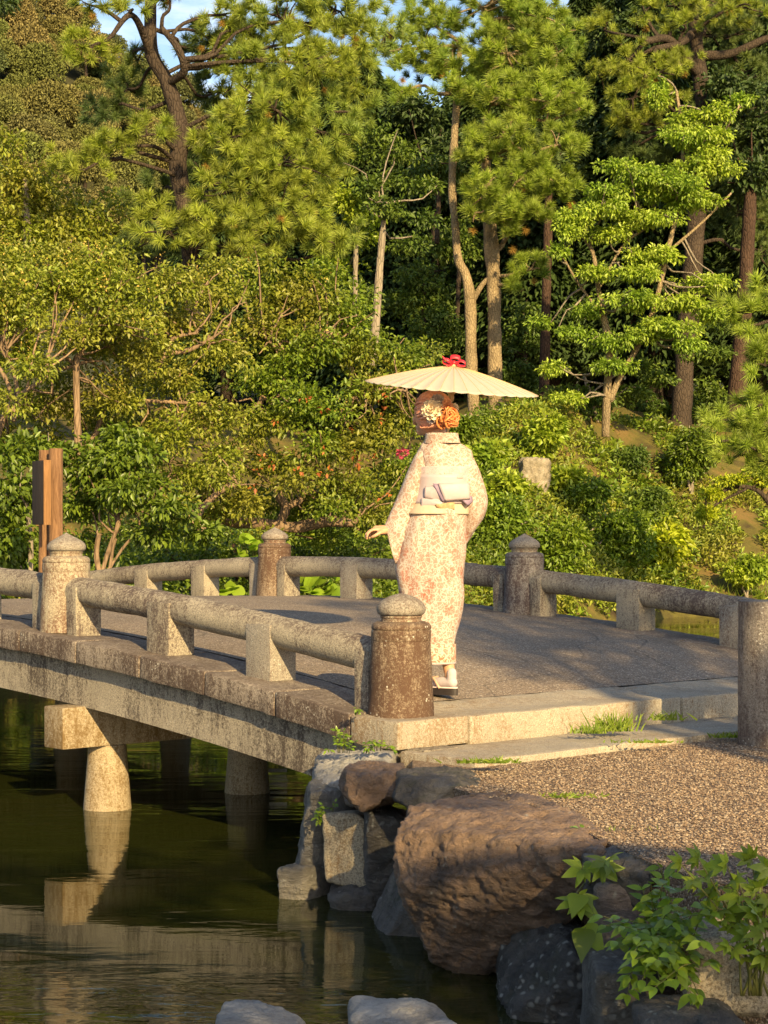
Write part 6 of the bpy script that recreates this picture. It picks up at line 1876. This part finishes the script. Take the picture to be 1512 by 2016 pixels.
mounds('undergrowth', 'mixed green undergrowth on the far slope', 420, (0.3, 12), (0.2, 9.5), M_BUSH, 0.13, 50, keep=slope_keep, thr=.0)
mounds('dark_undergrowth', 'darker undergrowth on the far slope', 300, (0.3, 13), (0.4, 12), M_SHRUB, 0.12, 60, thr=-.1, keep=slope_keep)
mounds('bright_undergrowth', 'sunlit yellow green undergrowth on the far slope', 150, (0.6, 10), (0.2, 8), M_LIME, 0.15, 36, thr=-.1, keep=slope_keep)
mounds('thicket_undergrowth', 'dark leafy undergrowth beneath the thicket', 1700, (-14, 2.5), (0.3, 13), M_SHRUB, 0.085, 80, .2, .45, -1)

# ground cover on the slope
n = 60000
Xc = 0.5 + 12.5 * rng.random(n); Yc = bank_y(Xc) + 0.3 + 11 * rng.random(n) ** 1.2
p = np.stack([Xc, Yc, ground_z(Xc, Yc) + 0.04], 1)
pat = fbm(p * np.array((.8, .8, 0)), 77, 3) > -0.40 + 0.75 * np.clip((Xc - 6.3) / 2.0, 0, 1)
p = p[pat]
p += rdirs(len(p)) * 0.10
p[:, 2] += 0.12 * rng.random(len(p))
b = MB(); add_leaves(b, p, rdirs(len(p)) + np.array((0, -.2, .5)), rdirs(len(p)) * .6 + np.array((0, -.3, .8)), 0.08 + .08 * rng.random(len(p)), 0.05)
props(b.build('ground_cover', M_COVER), 'low leafy ground cover on the far slope', None, None, 'stuff')
n = 14000
Xc = -7 + 9 * rng.random(n); Yc = bank_y(Xc) + 0.2 + 3 * rng.random(n)
p = np.stack([Xc, Yc, ground_z(Xc, Yc) + 0.05 + .1 * rng.random(n)], 1)
b = MB(); add_leaves(b, p, rdirs(n) + np.array((0, -.2, .5)), rdirs(n) * .6 + np.array((0, -.3, .8)), 0.06 + .05 * rng.random(n), 0.04)
props(b.build('bank_weeds', M_COVER), 'low weeds along the left bank under the thicket', None, None, 'stuff')

# forest on the hill: every crown a tree
def hill_crown(seed):
    global rng
    keep = rng; rng = np.random.default_rng(seed)
    b = MB()
    k = 46
    d = rdirs(k); d[:, 2] = np.abs(d[:, 2]) * 0.9 - 0.15
    c = d * np.array((1.75, 1.75, 1.7)) * (0.8 + .25 * rng.random((k, 1))) + np.array((0, 0, 3.0))
    N = k * 170
    idx = np.repeat(np.arange(k), 170)
    dd = rdirs(N)
    pos = c[idx] + dd * 0.62 * (0.75 + .35 * rng.random((N, 1)))
    add_leaves(b, pos, dd + rdirs(N) * .7, dd + rdirs(N) * .4 + (0, 0, .4), 0.17 + .10 * rng.random(N), 0.12, 0.15)
    me = b.mesh('hill_crown'); me.materials.append(M_HILLTREE)
    b = MB(); add_tube(b, [(0, 0, -1), (0.1, 0, 1), (0, 0.1, 3)], [0.2, 0.16, 0.1], 6)
    mt = b.mesh('hill_trunk'); mt.materials.append(M_BARK_DARK)
    rng = keep
    return me, mt
HT = [hill_crown(s) for s in (1, 2, 3, 4)]
cnt = 0
for Yc in np.arange(150, 262, 5.2):
    for Xc in np.arange(-82, -8, 4.6):
        X0, Y0 = Xc + rng.normal() * 0.8, Yc + rng.normal() * 0.8
        u = 756 + F * X0 / Y0
        if u < -330 or u > 520: continue
        z0 = float(hill_z(np.array([X0]), np.array([Y0]))[0])
        if HY - F * (z0 + 4 - HC) / Y0 > 470 or cnt >= 296: continue
        s = 0.95 + 0.55 * rng.random()
        o = thing('hill_tree', 'round crowned tree in the forest covering the far hill', 'tree', (X0, Y0, z0), 'round crowned trees covering the far hill')
        me, mt = HT[cnt % 4]; cnt += 1
        put('crown', me, o, (X0, Y0, z0), (0, 0, rng.random() * 6.28), (s, s, s * (0.9 + .3 * rng.random())), kind='stuff')
        put('trunk', mt, o, (X0, Y0, z0), None, s)

# ------------------------------------------------------------------ trees behind the viewer whose shade falls on the scene
HD = np.array((TO_SUN.x, TO_SUN.y, 0.0)); HD /= np.linalg.norm(HD)
LD = np.array((-HD[1], HD[0], 0.0))                 # to the right, square to the sun's bearing
SLOPE = TO_SUN.z / math.hypot(TO_SUN.x, TO_SUN.y)
def shade_tree(name, label, region, l0, l1, h0, h1, D0, D1, trunk_l, step=0.2, cr=0.19, n_per=46, leaf=0.085, lean=0.0):
    """broadleaf tree standing between the sun and the bank; its crown outline is a region in (across, height) of the sun's view"""
    D = (D0 + D1) / 2
    base = LD * trunk_l + HD * D; base[2] = ZG
    o = thing(name, label, 'tree', tuple(base))
    C = []
    for l in np.arange(l0, l1, step):
        for h in np.arange(h0, h1, step):
            l_, h_ = l + rng.normal() * step * .3, h + rng.normal() * step * .3
            if rng.random() < region(l_, h_):
                d = D0 + (D1 - D0) * rng.random()
                C.append(LD * l_ + HD * d + np.array((0, 0, h_ + d * SLOPE)))
    C = np.array(C)
    b = MB(); clump_leaves(b, C, np.full(len(C), cr), n_per, leaf, 0.55, 0.9)
    b.build('leaves', M_SHRUB, o, kind='stuff')
    b = MB()
    topz = C[:, 2].mean()
    p, r = wiggle(base + np.array((0, 0, -.3)), np.array((base[0], base[1], topz)) + LD * lean, 0.085 if lean else .12, 0.06, 12, 0.02)
    add_tube(b, p, r, 10)
    b.build('trunk', M_BARK_DARK, o, smooth=True)
    b = MB()
    for k in range(26):
        c = C[rng.integers(len(C))]
        q, r = wiggle(p[6 + k % 5], c, 0.045, 0.012, 8, 0.08)
        add_tube(b, q, r, 6, cap=False)
    b.build('branches', M_BARK_DARK, o, smooth=True)
def upper(l, h):
    e = 0.12 * sin(l * 7.1 + h * 3.3) + 0.10 * sin(h * 9.7 - l * 4.1)
    if l > 5.15 + e and h > 3.35: return 1.0
    if l > 4.40 + e and 4.40 + e < h < 6.6: return 0.95
    if l > 5.75 + e: return 1.0
    return 0.0
def lower(l, h):
    e = 0.10 * sin(l * 6.3 + h * 5.1) + 0.07 * sin(h * 13.7 - l * 8.1)
    if ((l - 2.50) / 0.62) ** 2 + ((h - 2.56) / 0.40) ** 2 < 1 + e: return 0.0
    if l < 2.80 + e * .6 and h < 3.40 + e * .6: return 0.98
    if l < 2.95 + e * .3 and 2.9 < h < 3.36: return 0.98
    if l < 3.12 + e and 2.08 < h < 2.86 + e: return 0.95
    if h < 2.08 and l < 3.1: return 0.40
    return 0.0
shade_tree('shade_tree', 'tall leafy tree on the gravel behind the viewer', upper, 4.2, 8.4, 3.3, 8.0, 4.5, 6.0, 4.0, lean=1.0)
shade_tree('shade_tree', 'low leafy tree on the near bank behind the viewer', lower, -0.2, 3.3, 1.3, 3.7, 3.2, 4.4, 3.6)
